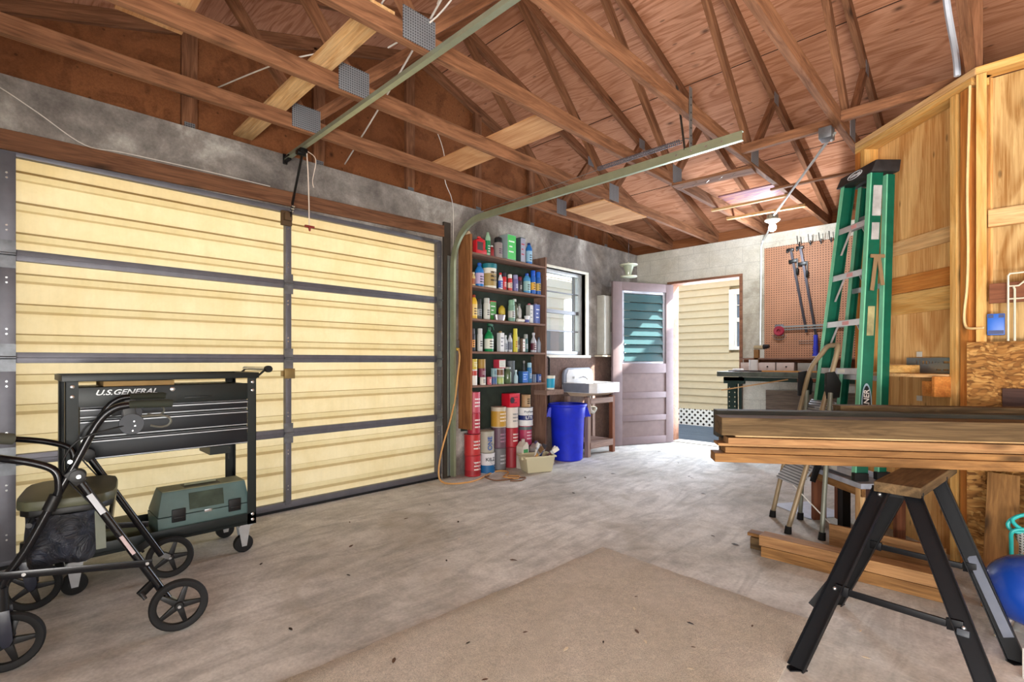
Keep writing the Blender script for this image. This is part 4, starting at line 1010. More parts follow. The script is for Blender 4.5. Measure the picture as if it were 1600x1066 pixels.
paint_can(3.29, z+.073, .058, .08, (130, 164, 170), 'pale teal can standing on the purple blue one of the fifth shelf', x=.135, bail=False, cat='can', name='tin_can', group=CAN_G, stripe=(50, 80, 100))
bottle(3.235, z, .05, .22, (50, 80, 70), (40, 60, 54), 'dark green bottle behind the small cans of the fifth shelf', x=.045, shoulder=.75)
paint_can(3.385, z, .078, .07, (150, 176, 130), 'short pale green can in the lower row of the fifth shelf', x=.12, bail=False, cat='can', name='tin_can', group=CAN_G, band=(.2, .8, (170, 186, 110)))
paint_can(3.385, z+.071, .08, .08, (206, 204, 192), 'brown labelled can in the middle of its stack on the fifth shelf', x=.12, bail=False, cat='can', name='tin_can', group=CAN_G, band=(.2, .85, (120, 84, 60)))
tin(3.385, z+.152, .09, .08, .085, (206, 210, 200), (196, 60, 80), WHT, 'white and crimson carton on top of the stacked cans of the fifth shelf', x=.115, name='carton', cat='carton', mouth=False, stripe=(170, 176, 166))
bottle(3.50, z, .075, .165, (100, 124, 90), (150, 160, 150), 'glass jar bottle with greenish contents on the fifth shelf', x=.11, mat=glass('green jar', (110, 134, 100), .1, .6), shoulder=.66, neck=.5)
bottle(3.59, z, .042, .135, (166, 196, 206), (206, 220, 224), 'small pale blue glue bottle with a pointed tip on the fifth shelf', x=.135, shoulder=.5)
paint_can(3.60, z, .085, .225, (96, 104, 110), 'tall grey canister at the back of the fifth shelf', x=.055, bail=False, cat='canister', name='canister', group=CAN_G)
tin(3.705, z, .085, .06, .12, (36, 100, 190), (40, 80, 120), BLK, 'blue box with pale print on the fifth shelf', x=.13, name='carton', cat='carton', mouth=False, stripe=(190, 220, 240))
spray(3.80, z, .05, .205, (30, 110, 166), (150, 190, 206), 'bright blue tube can right of the blue box on the fifth shelf', x=.125)
paint_can(3.868, z, .05, .085, (96, 108, 130), 'small grey blue tin near the right end of the fifth shelf', x=.125, bail=False, cat='can', name='tin_can', group=CAN_G)
paint_can(3.945, z, .052, .085, (50, 80, 140), 'small blue and white tin at the right end of the fifth shelf', x=.125, bail=False, cat='can', name='tin_can', group=CAN_G, band=(.1, .9, (60, 90, 160)), stripe=(226, 226, 230))
bottle(3.80, z, .035, .225, (70, 76, 80), (150, 150, 150), 'thin dark bottle behind the blue tube can on the fifth shelf', x=.05)

# floor level stacks
RP, RPS = (176, 40, 52), (226, 210, 206)
paint_can(3.055, 0, .152, .19, (178, 44, 52), 'red gallon paint can at the bottom of the left stack', x=.10, stripe=RPS, band=(.08, .3, (150, 36, 44)), lidc=(178, 150, 150))
paint_can(3.05, .192, .152, .19, (184, 50, 50), 'red gallon paint can with a white drip, second in the left stack', x=.10, stripe=RPS)
paint_can(3.068, .384, .12, .19, (170, 40, 60), 'red paint can third up in the left stack behind the side panel', x=.10, stripe=RPS, bail=False)
paint_can(3.068, .576, .12, .19, (190, 80, 100), 'pinkish red paint can on top of the left stack', x=.10, stripe=(232, 220, 220), bail=False)
paint_can(3.222, 0, .15, .192, (214, 216, 220), 'white and blue gallon can lettered KILZ at the bottom of the second stack', x=.115, band=(.04, .42, (28, 96, 150)), words=[('KILZ', .046, .70, (24, 24, 30), 1.1)])
paint_can(3.212, .194, .15, .205, (130, 128, 110), 'grey gallon can with blue upright letters on top of the white and blue one', x=.115, lidc=(190, 180, 160), band=(.02, .98, (166, 164, 150)), words=[('|ONE', .062, .45, (44, 90, 170), 1.0)])
paint_can(3.40, 0, .14, .21, (110, 110, 114), 'dented grey paint can at the bottom of the third stack', x=.09, stripe=(170, 170, 176), bail=False)
paint_can(3.40, .212, .14, .20, (104, 78, 92), 'dusty purple brown paint can in the middle of the third stack', x=.09, stripe=(160, 120, 140), bail=False)
paint_can(3.39, .414, .15, .195, (190, 180, 160), 'paint can with a gold label on top of the third stack', x=.095, band=(.05, .8, (188, 146, 54)), lidc=(170, 140, 130), bail=False, stripe=(226, 210, 190))
paint_can(3.575, 0, .14, .20, (150, 40, 50), 'dark red paint can at the floor in the fourth stack, behind the plastic tote', x=.09, bail=False)
paint_can(3.575, .202, .14, .19, (170, 36, 50), 'red paint can with a pale oval, second in the fourth stack', x=.09, stripe=RPS, bail=False)
paint_can(3.572, .394, .14, .20, (220, 212, 204), 'cream white paint can third up in the fourth stack under the red jug', x=.09, stripe=(150, 150, 150), bail=False)
rj = tin(3.565, .596, .15, .11, .135, (200, 26, 48), (196, 24, 44), BLK, 'red square gas jug with a round dark emblem on top of the fourth stack', x=.09, name='fuel_jug', cat='jug', stripe=(90, 20, 30), mouth=False, group='paint cans stacked under the lowest shelf')
Mb().lathe([(.03, 0), (.03, .002)], (0,0,0), 20, M=frame((.1466, 3.53, .665), (0,1,0), (0,0,1))).build('emblem', P((50, 24, 34)), rj)
paint_can(3.775, 0, .14, .20, (90, 60, 66), 'dark paint can at the floor in the right stack', x=.09, bail=False)
paint_can(3.775, .202, .14, .19, (180, 60, 96), 'crimson pink paint can with a pale oval in the right stack', x=.09, band=(.8, .98, (90, 110, 110)), stripe=(226, 190, 200), bail=False)
paint_can(3.775, .394, .155, .185, (226, 230, 232), 'white joint compound pail with a blue LITE label in the right stack', x=.095, band=(.32, .58, (30, 44, 110)), words=[('LITE', .042, .45, (230, 234, 240), 1.1), ('ProForm', .026, .78, (60, 70, 90), 1.2)], lidc=(40, 80, 160), cat='pail', name='pail')
paint_can(3.782, .581, .10, .125, (176, 146, 108), 'small tan can with black spots on top of the right stack', x=.095, bail=False, stripe=(30, 28, 26), lidc=(170, 140, 104), cat='can')
paint_can(3.90, 0, .11, .16, (130, 116, 120), 'dusty grey can on the floor at the right end under the shelf', x=.07, bail=False, stripe=(160, 150, 150))
jug(3.80, 0, .14, .09, .25, (166, 162, 160), (90, 80, 120), 'grey handled jug on the floor behind the tote', x=.23, group='paint cans stacked under the lowest shelf')
jug(3.61, 0, .12, .09, .29, (206, 200, 188), (196, 190, 180), 'cloudy white handled jug with green liquid behind the tote', x=.225, lab=(60, 140, 80), group='paint cans stacked under the lowest shelf')

# tote with brushes
TM = Matrix.Translation((.40, 3.60, 0)) @ Matrix.Rotation(math.radians(-24), 4, 'Z')
tt = thing('plastic_tote', 'cloudy cream plastic tote full of paint brushes on the floor before the paint cans', 'tote', M=TM)
M_tote = glass('cloudy tote plastic', (226, 220, 188), .3, .75)
m = Mb(); a, b, h = .105, .15, .155; wl = .003
def ring(s, z): return [TM @ V((sx_*a*s, sy_*b*s, z)) for sx_, sy_ in ((-1,-1), (1,-1), (1,1), (-1,1))]
q = [ring(.82, .003), ring(1, h), ring(1.07, h), ring(1.07, h-.014), ring(1.08, h+.004), ring(.97, h+.004), ring(.79, .008)]
vs = sum(q, []); fs = [(3,2,1,0)]
for i in range(6):
    if i in (2,): pass
    for k in range(4): l = (k+1) % 4; fs.append((i*4+k, i*4+l, (i+1)*4+l, (i+1)*4+k))
fs.append((24, 25, 26, 27)); m.add(vs, fs); m.build('bin', M_tote, tt, bevel=.004)
m = Mb()
for s in (-1, 1): m.boxm(TM, -.04, .04, s*b*1.06-.012, s*b*1.06+.012, h-.035, h-.004)
m.build('end_handle', M_tote, tt, bevel=.005)
def brush(px, py, ang, tilt, hc, bc, label, L=.20):
    A = TM @ Matrix.Translation((px, py, .10)) @ Matrix.Rotation(ang, 4, 'Z') @ Matrix.Rotation(tilt, 4, 'Y')
    t = thing('paint_brush', label, 'paint brush', M=A, group='brushes in the plastic tote')
    m = Mb(); m.prism([(-.008, 0), (.008, 0), (.011, L*.25), (.007, L*.5), (.016, L*.62), (-.016, L*.62), (-.007, L*.5), (-.011, L*.25)], A @ Matrix.Rotation(PI/2, 4, 'X'), -.006, .006); m.build('handle', P(hc), t, bevel=.002)
    m = Mb(); m.boxm(A, -.02, .02, -.008, .008, L*.62, L*.75); m.build('ferrule', TIN, t)
    m = Mb(); m.boxm(A, -.021, .021, -.008, .008, L*.75, L*1.05); m.build('bristles', P(bc, .9), t, bevel=.003)
brush(.04, -.06, .3, .75, (214, 160, 90), (120, 90, 60), 'orange handled brush leaning out of the front of the tote')
brush(-.02, -.02, 2.2, .55, (230, 226, 216), (220, 220, 214), 'white handled brush sticking up at the left in the tote', .17)
brush(.0, .04, 1.3, 1.0, (90, 40, 44), (236, 232, 224), 'dark red handled roller brush pointing right out of the tote', .2)
brush(-.04, .05, .9, .35, (40, 60, 120), (60, 60, 70), 'blue handled brush standing in the middle of the tote', .15)
brush(.03, .09, 1.8, .8, (226, 222, 210), (226, 222, 214), 'cream brush resting on the right rim of the tote', .16)

# extension cord
M_cord = plain('tan orange cord', (206, 156, 96), .6)
wire('power_cable', [(.05,2.90,1.16),(.10,2.885,1.155),(.13,2.875,1.08),(.12,2.86,.92),(.10,2.85,.73),(.09,2.80,.52),(.08,2.76,.40),(.09,2.70,.25),(.10,2.665,.10),(.14,2.66,.02),(.24,2.70,.007),(.30,2.85,.007),(.27,3.0,.007),(.20,3.16,.007),(.16,3.30,.007),(.21,3.36,.007),(.29,3.33,.007),(.36,3.2,.008),(.42,3.16,.016),(.50,3.22,.007),(.46,3.3,.007),(.37,3.24,.007)], .0075, M_cord, 'tan orange extension cord hanging by the door track and looping over the floor', 'cord', 8)
wire('power_cable', [(.52,3.12,.007),(.58,3.2,.007),(.52,3.30,.007),(.43,3.05,.007),(.31,3.02,.021),(.25,3.12,.007)], .006, plain('brown cord', (120, 84, 60), .6), 'darker brown cord coiled on the floor in front of the red paint cans', 'cord', 8)
ob_ = thing('outlet_box', 'small grey outlet box with a yellow plug beside the door track', 'outlet', (.03, 2.90, 1.2))
Mb().box(.025, .06, 2.87, 2.93, 1.13, 1.24).build('box_body', M_steel, ob_, bevel=.003)
Mb().cyl((.06, 2.89, 1.16), (.10, 2.885, 1.157), .016, .012).build('plug', P((226, 190, 90)), ob_)

# ---------------------------------------------------------------- tool cart
M_cart = plain('dark green black powder coat', (16, 26, 26), .38, .1, .5)
M_cartl = plain('dark slate drawer front', (22, 27, 34), .35, .2, .5)
M_trim = plain('brushed drawer trim', (176, 180, 186), .3, .85)
ct = thing('tool_cart', 'dark green black steel tool cart with four drawers parked by the garage door', 'tool cart', (.43, .6, 0))
cx0, cx1, cy0, cy1 = .23, .62, .205, 1.003
def post(x, y, sxn, syn):
    m = Mb(); m.box(min(x, x-sxn*.045), max(x, x-sxn*.045), min(y, y-syn*.003), max(y, y-syn*.003), .15, .965)
    m.box(min(x, x-sxn*.003), max(x, x-sxn*.003), min(y, y-syn*.045), max(y, y-syn*.045), .15, .965)
    return m.build('post', M_cart, ct)
for x, sxn in ((cx1, 1), (cx0, -1)):
    for y, syn in ((cy1, 1), (cy0, -1)): post(x, y, sxn, syn)
m = Mb(); m.box(cx0-.01, cx1+.012, cy0-.012, cy1+.012, .960, .964)
for a in ((cx0-.012, cx0-.008, cy0-.012, cy1+.012), (cx1+.008, cx1+.012, cy0-.012, cy1+.012), (cx0-.01, cx1+.01, cy0-.012, cy0-.008), (cx0-.01, cx1+.01, cy1+.008, cy1+.012)): m.box(*a, .960, .990)
m.build('top_tray', M_cart, ct, bevel=.002)
loose_b = tag(Mb().box(.35, .60, .34, .62, .9335, .957).build('cardboard_sheet', plain('cardboard tan', (178, 146, 96), .9)), 'tan cardboard sheet tucked between the cart top and its drawers', 'cardboard')
m = Mb(); m.box(cx0+.01, cx1-.006, cy0+.05, cy1-.045, .60, .93); m.build('drawer_case', M_cart, ct, bevel=.003)
m = Mb(); m.box(cx1-.004, cx1+.001, cy0+.045, cy1-.045, .845, .932); m.build('logo_panel', M_cart, ct, bevel=.002)
for za, zb in ((.795, .845), (.705, .79), (.605, .70)):
    m = Mb(); m.box(cx1-.004, cx1+.004, cy0+.05, cy1-.047, za, zb-.006); dr = m.build('drawer', M_cartl, ct, bevel=.002)
    m = Mb(); m.box(cx1+.002, cx1+.013, cy0+.05, cy1-.047, zb-.013, zb-.005); m.box(cx1+.010, cx1+.013, cy0+.05, cy1-.047, zb-.018, zb-.006); m.build('pull_strip', M_trim, dr)
    m = Mb(); m.box(cx1+.002, cx1+.006, cy0+.05, cy1-.047, za, za+.004); m.build('edge_line', M_trim, dr)
Mfr = frame((cx1+.0015, .425, .906), (0, 1, 0), (0, 0, 1))
text('logo_lettering', 'U.S.GENERAL', .034, Mfr, plain('silver lettering', (226, 230, 232), .3, .3), ct, shear=.35, sx=1.18, bold=.0007, thick=.001)
kM = frame((cx1+.001, .607, .912), (0, 1, 0), (0, 0, 1)); Mb().lathe([(.011, 0), (.011, .004), (.008, .006), (.003, .006)], n=16, M=kM).build('lock', M_chrome, ct)
Mb().box(cx1+.001, cx1+.006, .66, .78, .862, .872).build('latch_bar', M_cart, ct, bevel=.002)
for y in (.229, .984):
    for zz in (.937, .892, .205, .175):
        kM = frame((cx1+.0005, y, zz), (0, 1, 0), (0, 0, 1)); Mb().lathe([(.009, 0), (.008, .003), (.003, .005)], n=12, M=kM).build('bolt', M_chrome, ct)
m = Mb(); m.box(cx0, cx1, cy0, cy1, .165, .170)
for a in ((cx0, cx0+.003, cy0, cy1), (cx1-.003, cx1, cy0, cy1), (cx0, cx1, cy0, cy0+.003), (cx0, cx1, cy1-.003, cy1)): m.box(*a, .152, .212)
m.build('lower_shelf', M_cart, ct, bevel=.0015)
for x, y in ((.585, .955), (.585, .25), (.265, .955), (.265, .25)):
    r = .048; c = V((x+.012, y-.012, r))
    w_ = Mb().cyl((c.x-.016, c.y, r), (c.x+.016, c.y, r), r, n=26); cs_ = w_.build('caster_wheel', M_blackp, ct, bevel=.004)
    Mb().cyl((c.x-.018, c.y, r), (c.x+.018, c.y, r), .022, n=16).build('hub', M_black, cs_)
    m = Mb()
    for s in (-1, 1): m.prism([(-.030, .145), (.030, .145), (.012, r-.012), (-.012, r-.012)], Matrix(((0,0,1,c.x),(1,0,0,c.y),(0,1,0,0),(0,0,0,1))), s*.022-.0015, s*.022+.0015)
    m.box(x-.03, x+.035, y-.035, y+.03, .143, .152); m.cyl((c.x-.026, c.y, r), (c.x+.026, c.y, r), .006, n=10)
    m.build('caster_bracket', plain('zinc bracket', (196, 200, 204), .35, .7), ct)
m = Mb(); m.tube([(.60, 1.003, .955), (.60, 1.06, 1.005)], .006, 8); m.tube([(.27, 1.003, .955), (.27, 1.06, 1.005)], .006, 8); m.build('handle_arm', M_cart, ct)
Mb().cyl((.25, 1.062, 1.008), (.62, 1.062, 1.008), .013, n=14).build('push_handle', M_chrome, ct)
Mb().cyl((.62, 1.062, 1.008), (.65, 1.062, 1.008), .019, n=14).build('handle_cap', M_blackp, ct)
m = Mb(); m.box(.40, .60, .78, .88, .555, .597); m.build('drawer_runner', M_cart, ct)
# toolbox on the cart
M_tb = plain('dull teal plastic', (92, 116, 114), .55); M_tb2 = plain('khaki grey plastic', (134, 138, 112), .55)
tb = thing('plastic_toolbox', 'grey green plastic toolbox with two black latches on the lower shelf of the cart', 'toolbox', (.48, .76, .171))
y0, y1, xa, xb = .555, .975, .36, .59
m = Mb(); m.hexa([(xa, y0, .171), (xb, y0, .171), (xb, y1, .171), (xa, y1, .171)], [(xa-.005, y0-.005, .265), (xb+.005, y0-.005, .265), (xb+.005, y1+.005, .265), (xa-.005, y1+.005, .265)]); m.build('base', M_tb, tb, bevel=.006)
m = Mb(); m.hexa([(xa-.004, y0-.004, .267), (xb+.004, y0-.004, .267), (xb+.004, y1+.004, .267), (xa-.004, y1+.004, .267)], [(xa+.05, y0+.02, .385), (xb-.03, y0+.02, .385), (xb-.03, y1-.01, .385), (xa+.05, y1-.01, .385)]); m.build('lid', M_tb, tb, bevel=.008)
m = Mb(); m.box(xa+.052, xb-.033, y0+.022, y1-.012, .384, .388); m.build('lid_top', M_tb2, tb, bevel=.002)
m = Mb(); m.box(xa+.07, xb-.06, .68, .85, .3865, .3885); m.build('handle_recess', M_black, tb); Mb().cyl(((xa+xb)/2, .69, .394), ((xa+xb)/2, .84, .394), .007, n=10).build('carry_handle', M_tb2, tb)
for y in (.64, .90): m = Mb(); m.box(xb+.003, xb+.014, y-.03, y+.03, .235, .30); m.box(xb+.012, xb+.018, y-.022, y+.022, .25, .262); m.build('latch', M_black, tb, bevel=.003)
m = Mb(); m.hexa([(xb-.002, .69, .285), (xb+.002, .69, .285), (xb+.002, .85, .285), (xb-.002, .85, .285)], [(xb-.024, .69, .365), (xb-.019, .69, .365), (xb-.019, .85, .365), (xb-.024, .85, .365)]); m.build('worn_label', plain('worn dark label', (66, 78, 66), .8, var=.4), tb)
Mb().box(xb+.004, xb+.010, .755, .79, .258, .272).build('clasp', M_chrome, tb, bevel=.001)
tag(Mb().box(.26, .52, .30, .50, .1715, .235).build('tool_case', plain('olive case', (70, 74, 50), .6), bevel=.01), 'flat dark olive case lying left of the toolbox on the cart shelf', 'case')
wire('hanging_strap', [(.30,.955,.60), (.302,.956,.53), (.30,.957,.47)], .004, M_black, 'short black strap hanging from the right back corner of the cart drawers', 'strap')

# ---------------------------------------------------------------- rollator
RM = Matrix.Translation((.96, .30, 0)) @ Matrix.Rotation(math.radians(-8.6), 4, 'Z')
ro = thing('rollator', 'black four wheeled rollator walker with a padded seat and fabric pouch', 'rollator', M=RM)
R_ = lambda s, p, z: RM @ V((s, p, z))
M_tubeb = plain('gloss black tube', (16, 17, 22), .22, .3, .6)
def wheel(s, p, name='wheel'):
    T = RM @ Matrix.Translation((s, p, .1)) @ Matrix.Rotation(PI/2, 4, 'Y')
    m = Mb(); m.lathe([(.072, -.008), (.080, -.012), (.093, -.012), (.0985, -.006), (.0985, .006), (.093, .012), (.080, .012), (.072, .008)], n=40, M=T)
    n = 40; m.f = [f for f in m.f if len(f) == 4]; k = 7*n          # open ring: join inner edges
    m.add([], []); m.f += [[k+i, k+(i+1) % n, (i+1) % n, i] for i in range(n)]; m.m = [0]*len(m.f)
    w_ = m.build(name, M_blackp, ro)
    m = Mb(); m.lathe([(.013, -.018), (.016, -.014), (.016, .014), (.013, .018)], n=18, M=T); w_h = m.build('hub', M_black, w_)
    for j in range(5):
        A = T @ Matrix.Rotation(2*PI*j/5+.3, 4, 'Z'); m = Mb()
        m.hexa([A @ V(q) for q in ((.010, -.012, -.010), (.076, -.007, -.005), (.076, .007, -.005), (.010, .012, -.010))], [A @ V(q) for q in ((.010, -.012, .010), (.076, -.007, .005), (.076, .007, .005), (.010, .012, .010))])
        m.build('spoke', M_black, w_, bevel=.002)
    Mb().lathe([(.006, -.026), (.006, .026)], n=10, M=T).build('axle', M_chrome, w_)
for s in (1, -1):
    wheel(s*.302, .240); wheel(s*.262, -.245)
    g = s*.27
    Mb().tube([R_(g, .21, .888), R_(g, .09, .887), R_(g, .035, .872), R_(g, -.01, .82), R_(g, -.07, .684), R_(g, -.133, .546), R_(g, -.198, .403), R_(g, -.25, .315), R_(g, -.262, .27)], .0135, 14, smooth=4).build('front_leg_tube', M_tubeb, ro)
    Mb().tube([R_(g, -.065, .635), R_(g, .16, .21), R_(g+s*.005, .205, .125)], .0145, 14).build('rear_leg_tube', M_tubeb, ro)
    Mb().tube([R_(g, .085, .888), R_(g, .12, .889), R_(g, .21, .888), R_(g, .222, .886)], [.0145, .0148, .0158, .013], 14).build('hand_grip', plain('olive black grip', (44, 48, 38), .8), ro)
    # brake housing and loop lever
    m = Mb(); T = RM @ Matrix.Translation((g, .092, .815)) @ Matrix.Rotation(PI/2, 4, 'Y')
    m.lathe([(.038, -.007), (.040, -.004), (.040, .004), (.038, .007)], n=26, M=T); bh = m.build('brake_housing', plain('speckled charcoal plastic', (62, 66, 72), .6), ro)
    Mb().bar(R_(g, .088, .84), R_(g, .082, .888), .012, .04, up=RM.to_3x3() @ V((0,1,0))).build('brake_clamp', M_black, ro, bevel=.003)
    m = Mb()
    for q in ((.10, .825), (.103, .808), (.096, .790)): m.cyl(R_(g+.007, *q), R_(g+.010, *q), .003, n=8)
    m.build('rivet', M_chrome, bh)
    Mb().tube([R_(g, .115, .84), R_(g, .16, .842), R_(g, .20, .838), R_(g, .215, .82), R_(g, .205, .802), R_(g, .18, .797), R_(g, .15, .805)], .004, 8, smooth=5).build('brake_lever', plain('grey lever', (110, 112, 104), .4, .5), ro)
    Mb().tube([R_(g+s*.004, .07, .81), R_(g+s*.02, .02, .80), R_(g+s*.03, -.06, .77), R_(g+s*.02, -.10, .70), R_(g, -.09, .63), R_(g-s*.01, -.02, .52), R_(g-s*.01, .08, .35), R_(g, .16, .20)], .003, 6, smooth=6).build('brake_cable', M_black, ro)
    # pivot, brace bar, brake shoe
    m = Mb(); m.cyl(R_(g-.022, -.062, .64), R_(g+.022, -.062, .64), .024, n=18); m.bar(R_(g, -.085, .66), R_(g, -.05, .615), .03, .04, up=(0,0,1)); m.build('pivot_joint', M_black, ro, bevel=.003)
    Mb().cyl(R_(g+s*.02, -.058, .64), R_(g+s*.026, -.058, .64), .007, n=10).build('joint_bolt', M_chrome, ro); Mb().cyl(R_(g+s*.014, -.082, .695), R_(g+s*.018, -.082, .695), .007, n=10).build('joint_bolt', M_chrome, ro)
    Mb().bar(R_(g+s*.018, .155, .280), R_(g+s*.018, -.262, .335), .004, .026, up=(0,0,1)).build('side_brace', M_tubeb, ro, bevel=.001)
    for q in ((.14, .282), (-.20, .327)): Mb().cyl(R_(g+s*.019, *q), R_(g+s*.024, *q), .006, n=10).build('brace_bolt', M_chrome, ro)
    m = Mb(); m.bar(R_(g, .16, .20), R_(g+s*.02, .115, .165), .014, .03, up=(0,0,1)); m.bar(R_(g+s*.02, .12, .175), R_(g+s*.03, .135, .15), .02, .012, up=(0,1,0)); m.build('brake_shoe', M_black, ro, bevel=.003)
    Mb().bar(R_(g, .202, .13), R_(s*.29, .24, .10), .012, .022, up=(0,0,1)).build('axle_bracket', M_steel, ro)
    # front fork
    m = Mb(); m.cyl(R_(g, -.262, .215), R_(g, -.262, .29), .024, .021, n=18)
    fk = m.build('fork_stem', M_black, ro)
    m = Mb(); TF = frame(R_(g, 0, 0), RM.to_3x3() @ V((0,1,0)), (0,0,1))
    for d0 in (-.030, .022): m.prism([(-.285, .215), (-.235, .215), (-.226, .11), (-.236, .09), (-.252, .09), (-.262, .11)], TF, d0-(.008 if s > 0 else -.008), d0+.006-(.008 if s > 0 else -.008))
    m.build('fork', plain('satin fork plastic', (40, 44, 58), .3, 0, .6), ro, bevel=.003)
    # white and text stickers on the rear tube
    a, b = V((g+s*.0135, -.03, .57)), V((g+s*.0135, .01, .495))
    m = Mb(); m.bar(RM @ a, RM @ b, .004, .018, up=RM.to_3x3() @ V((0,.5,.3))); m.build('sticker', plain('light sticker', (196, 200, 206), .5), ro)
    a, b = V((g+s*.0135, .06, .40)), V((g+s*.0135, .10, .325)); m = Mb(); m.bar(RM @ a, RM @ b, .003, .012, up=RM.to_3x3() @ V((0,.5,.3))); m.build('warning_label', plain('pinkish label', (190, 170, 170), .5), ro)
# seat, backrest, pouch, cross bars
m = Mb(); pts = []
for k in range(28):
    a = 2*PI*k/28; c_, s_ = math.cos(a), math.sin(a); q = (abs(c_)**5+abs(s_)**5)**-.2; pts.append((.205*q*c_, -.10+.145*q*s_))
m.prism(pts, RM, .515, .552); m.build('seat', plain('olive padded vinyl', (84, 86, 66), .45), ro, bevel=.012)
m = Mb(); m.prism([(x*.94, -.10+(y+.10)*.94) for x, y in pts], RM, .492, .515); m.build('seat_tray', M_black, ro, bevel=.003)
bp = [(.272,-.125,.555), (.275,-.112,.60), (.275,-.122,.665), (.268,-.18,.70), (.25,-.27,.725), (.18,-.36,.745), (0,-.40,.75), (-.18,-.36,.745), (-.25,-.27,.725), (-.268,-.18,.70), (-.275,-.122,.665), (-.275,-.112,.60), (-.272,-.125,.555)]
Mb().tube([R_(*p) for p in bp], .0125, 12, smooth=5).build('backrest_tube', M_tubeb, ro)
Mb().tube([R_(*p) for p in ((.21,-.335,.74), (.18,-.36,.745), (0,-.40,.75), (-.18,-.36,.745), (-.235,-.30,.732))], .023, 14, smooth=6).build('backrest_pad', plain('olive foam pad', (92, 92, 80), .85), ro)
for s in (1, -1): Mb().tube([R_(s*.272, -.14, .53), R_(s*.272, -.12, .58)], .019, 12).build('backrest_socket', M_black, ro)
for p, z in ((-.19, .485), (.03, .47)): Mb().tube([R_(-.27, p, z), R_(.27, p, z)], .009, 10).build('cross_bar', M_tubeb, ro)
m = Mb(); NX, NZ = 14, 12; random.seed(5)
rows = []
for j in range(NZ+1):
    t = j/NZ; z = .492-.18*t; ring_ = []
    for k in range(40):
        a = 2*PI*k/40; c_, s_ = math.cos(a), math.sin(a); q = (abs(c_)**6+abs(s_)**6)**(-1/6)
        bul = 1+.04*math.sin(PI*t)+.018*math.sin(3*a+5*t)+.014*math.sin(7*a-9*t)
        ring_.append(R_(.20*q*c_*bul, -.115+.105*q*s_*bul*(1-.08*t), z+.006*math.sin(5*a+2)*t))
    rows.append(ring_)
vs = sum(rows, []); fs = [(j*40+k, (j+1)*40+k, (j+1)*40+(k+1) % 40, j*40+(k+1) % 40) for j in range(NZ) for k in range(40)]+[tuple((NZ*40)+k for k in range(40))]
m.add(vs, fs)
def fabric():
    g = NG('wrinkled black nylon'); n = g.noise(g.coord(), 11, 5, .6, 1.5); n2 = g.noise(g.coord(), 3, 2)
    col = g.mix(g.ramp(n, [(.35, 0.), (.7, 1.)]), srgb(10, 12, 18), srgb(34, 40, 56)); g.bump(n, .9, .03); return g.fin(col, .5, 0, .5)
pc = m.build('pouch', fabric(), ro)
m = Mb(); m.bar(R_(.205, -.004, .49), R_(.19, .0, .34), .002, .03, up=RM.to_3x3() @ V((0,1,0))); m.build('pouch_flap', plain('grey mesh flap', (120, 124, 112), .8), pc)

# ---------------------------------------------------------------- closet: cut corner wall and front wall
CA, CB = D(2.28, 3.32), D(2.28, 2.473)      # ends of the cut corner wall, on its stud face
UP = V((0,0,1)); dd = (CB-CA).normalized(); nn = V((-dd.y, dd.x, 0))
if nn.dot(V((3.6, 0, 0))-CA) > 0: nn = -nn     # points into the closet
def W1(s, d=0.0, z=0.0): return CA+dd*s+nn*d+V((0,0,z))
LW1 = (CB-CA).length
def wstud(parent, p, z0, z1, dirv, inn, w=.038, t=.089, mat=None, name='stud'):
    """stud: w wide along dirv, t deep along inn, its front face at p"""
    c = p+inn*(t/2); return board(name, c+UP*z0, c+UP*z1, w, t, mat or M_pine, parent, up=inn)
c1 = struct(empty('closet_wall_angled', tuple(CA)))
Mc = frame(W1(0, .095, 0), dd, UP)
m = Mb(); m.boxm(Mc, -.02, LW1-.02, .0, 2.46, -.012, 0); shp = m.build('sheathing', M_closet, M=Mc, smooth=False)
shp.parent = c1; shp.matrix_parent_inverse = Matrix.Identity(4); shp.matrix_basis = WM[c1.name].inverted() @ Mc
wstud(c1, W1(.0), 0, WH-.076, dd, nn, mat=M_pineo)
wstud(c1, W1(.052), 0, WH-.076, dd, nn, mat=M_pine)
wstud(c1, W1(LW1-.125), 0, WH-.076, dd, nn, mat=M_pine)
wstud(c1, W1(LW1-.060, .002), 0, WH-.08, dd, nn, w=.05, mat=M_pineo)
board('top_plate', W1(-.02, .0445, WH-.019), W1(LW1+.0, .0445, WH-.019), .089, .036, M_light, c1)
board('top_plate', W1(-.02, .0445, WH-.057), W1(LW1-.02, .0445, WH-.057), .089, .036, M_pine, c1)
c2 = struct(empty('closet_wall_front', tuple(CB)))
Y2 = CB.y
X2 = CB.x
Mf_ = frame((X2+.01, Y2+.095, 0), (1,0,0), UP)
m = Mb(); m.boxm(Mf_, 0, XR-X2-.01, 0, 2.46, -.014, 0); shp2 = m.build('sheathing', M_swirl, M=Mf_, smooth=False)
shp2.parent = c2; shp2.matrix_parent_inverse = Matrix.Identity(4); shp2.matrix_basis = WM[c2.name].inverted() @ Mf_
ex_, ey_ = V((1,0,0)), V((0,1,0))
wstud(c2, V((X2+.022, Y2, 0)), 0, WH-.040, ex_, ey_)
for k in range(1, 9): wstud(c2, V((X2+.022+.45*k, Y2, 0)), 0, WH-.04, ex_, ey_)
board('top_plate', (X2+.002, Y2+.0445, WH-.019), (XR, Y2+.0445, WH-.019), .089, .036, M_pine, c2)
board('blocking', (X2+.045, Y2+.06, 1.755), (X2+.45, Y2+.06, 1.755), .03, .085, M_light, c2)
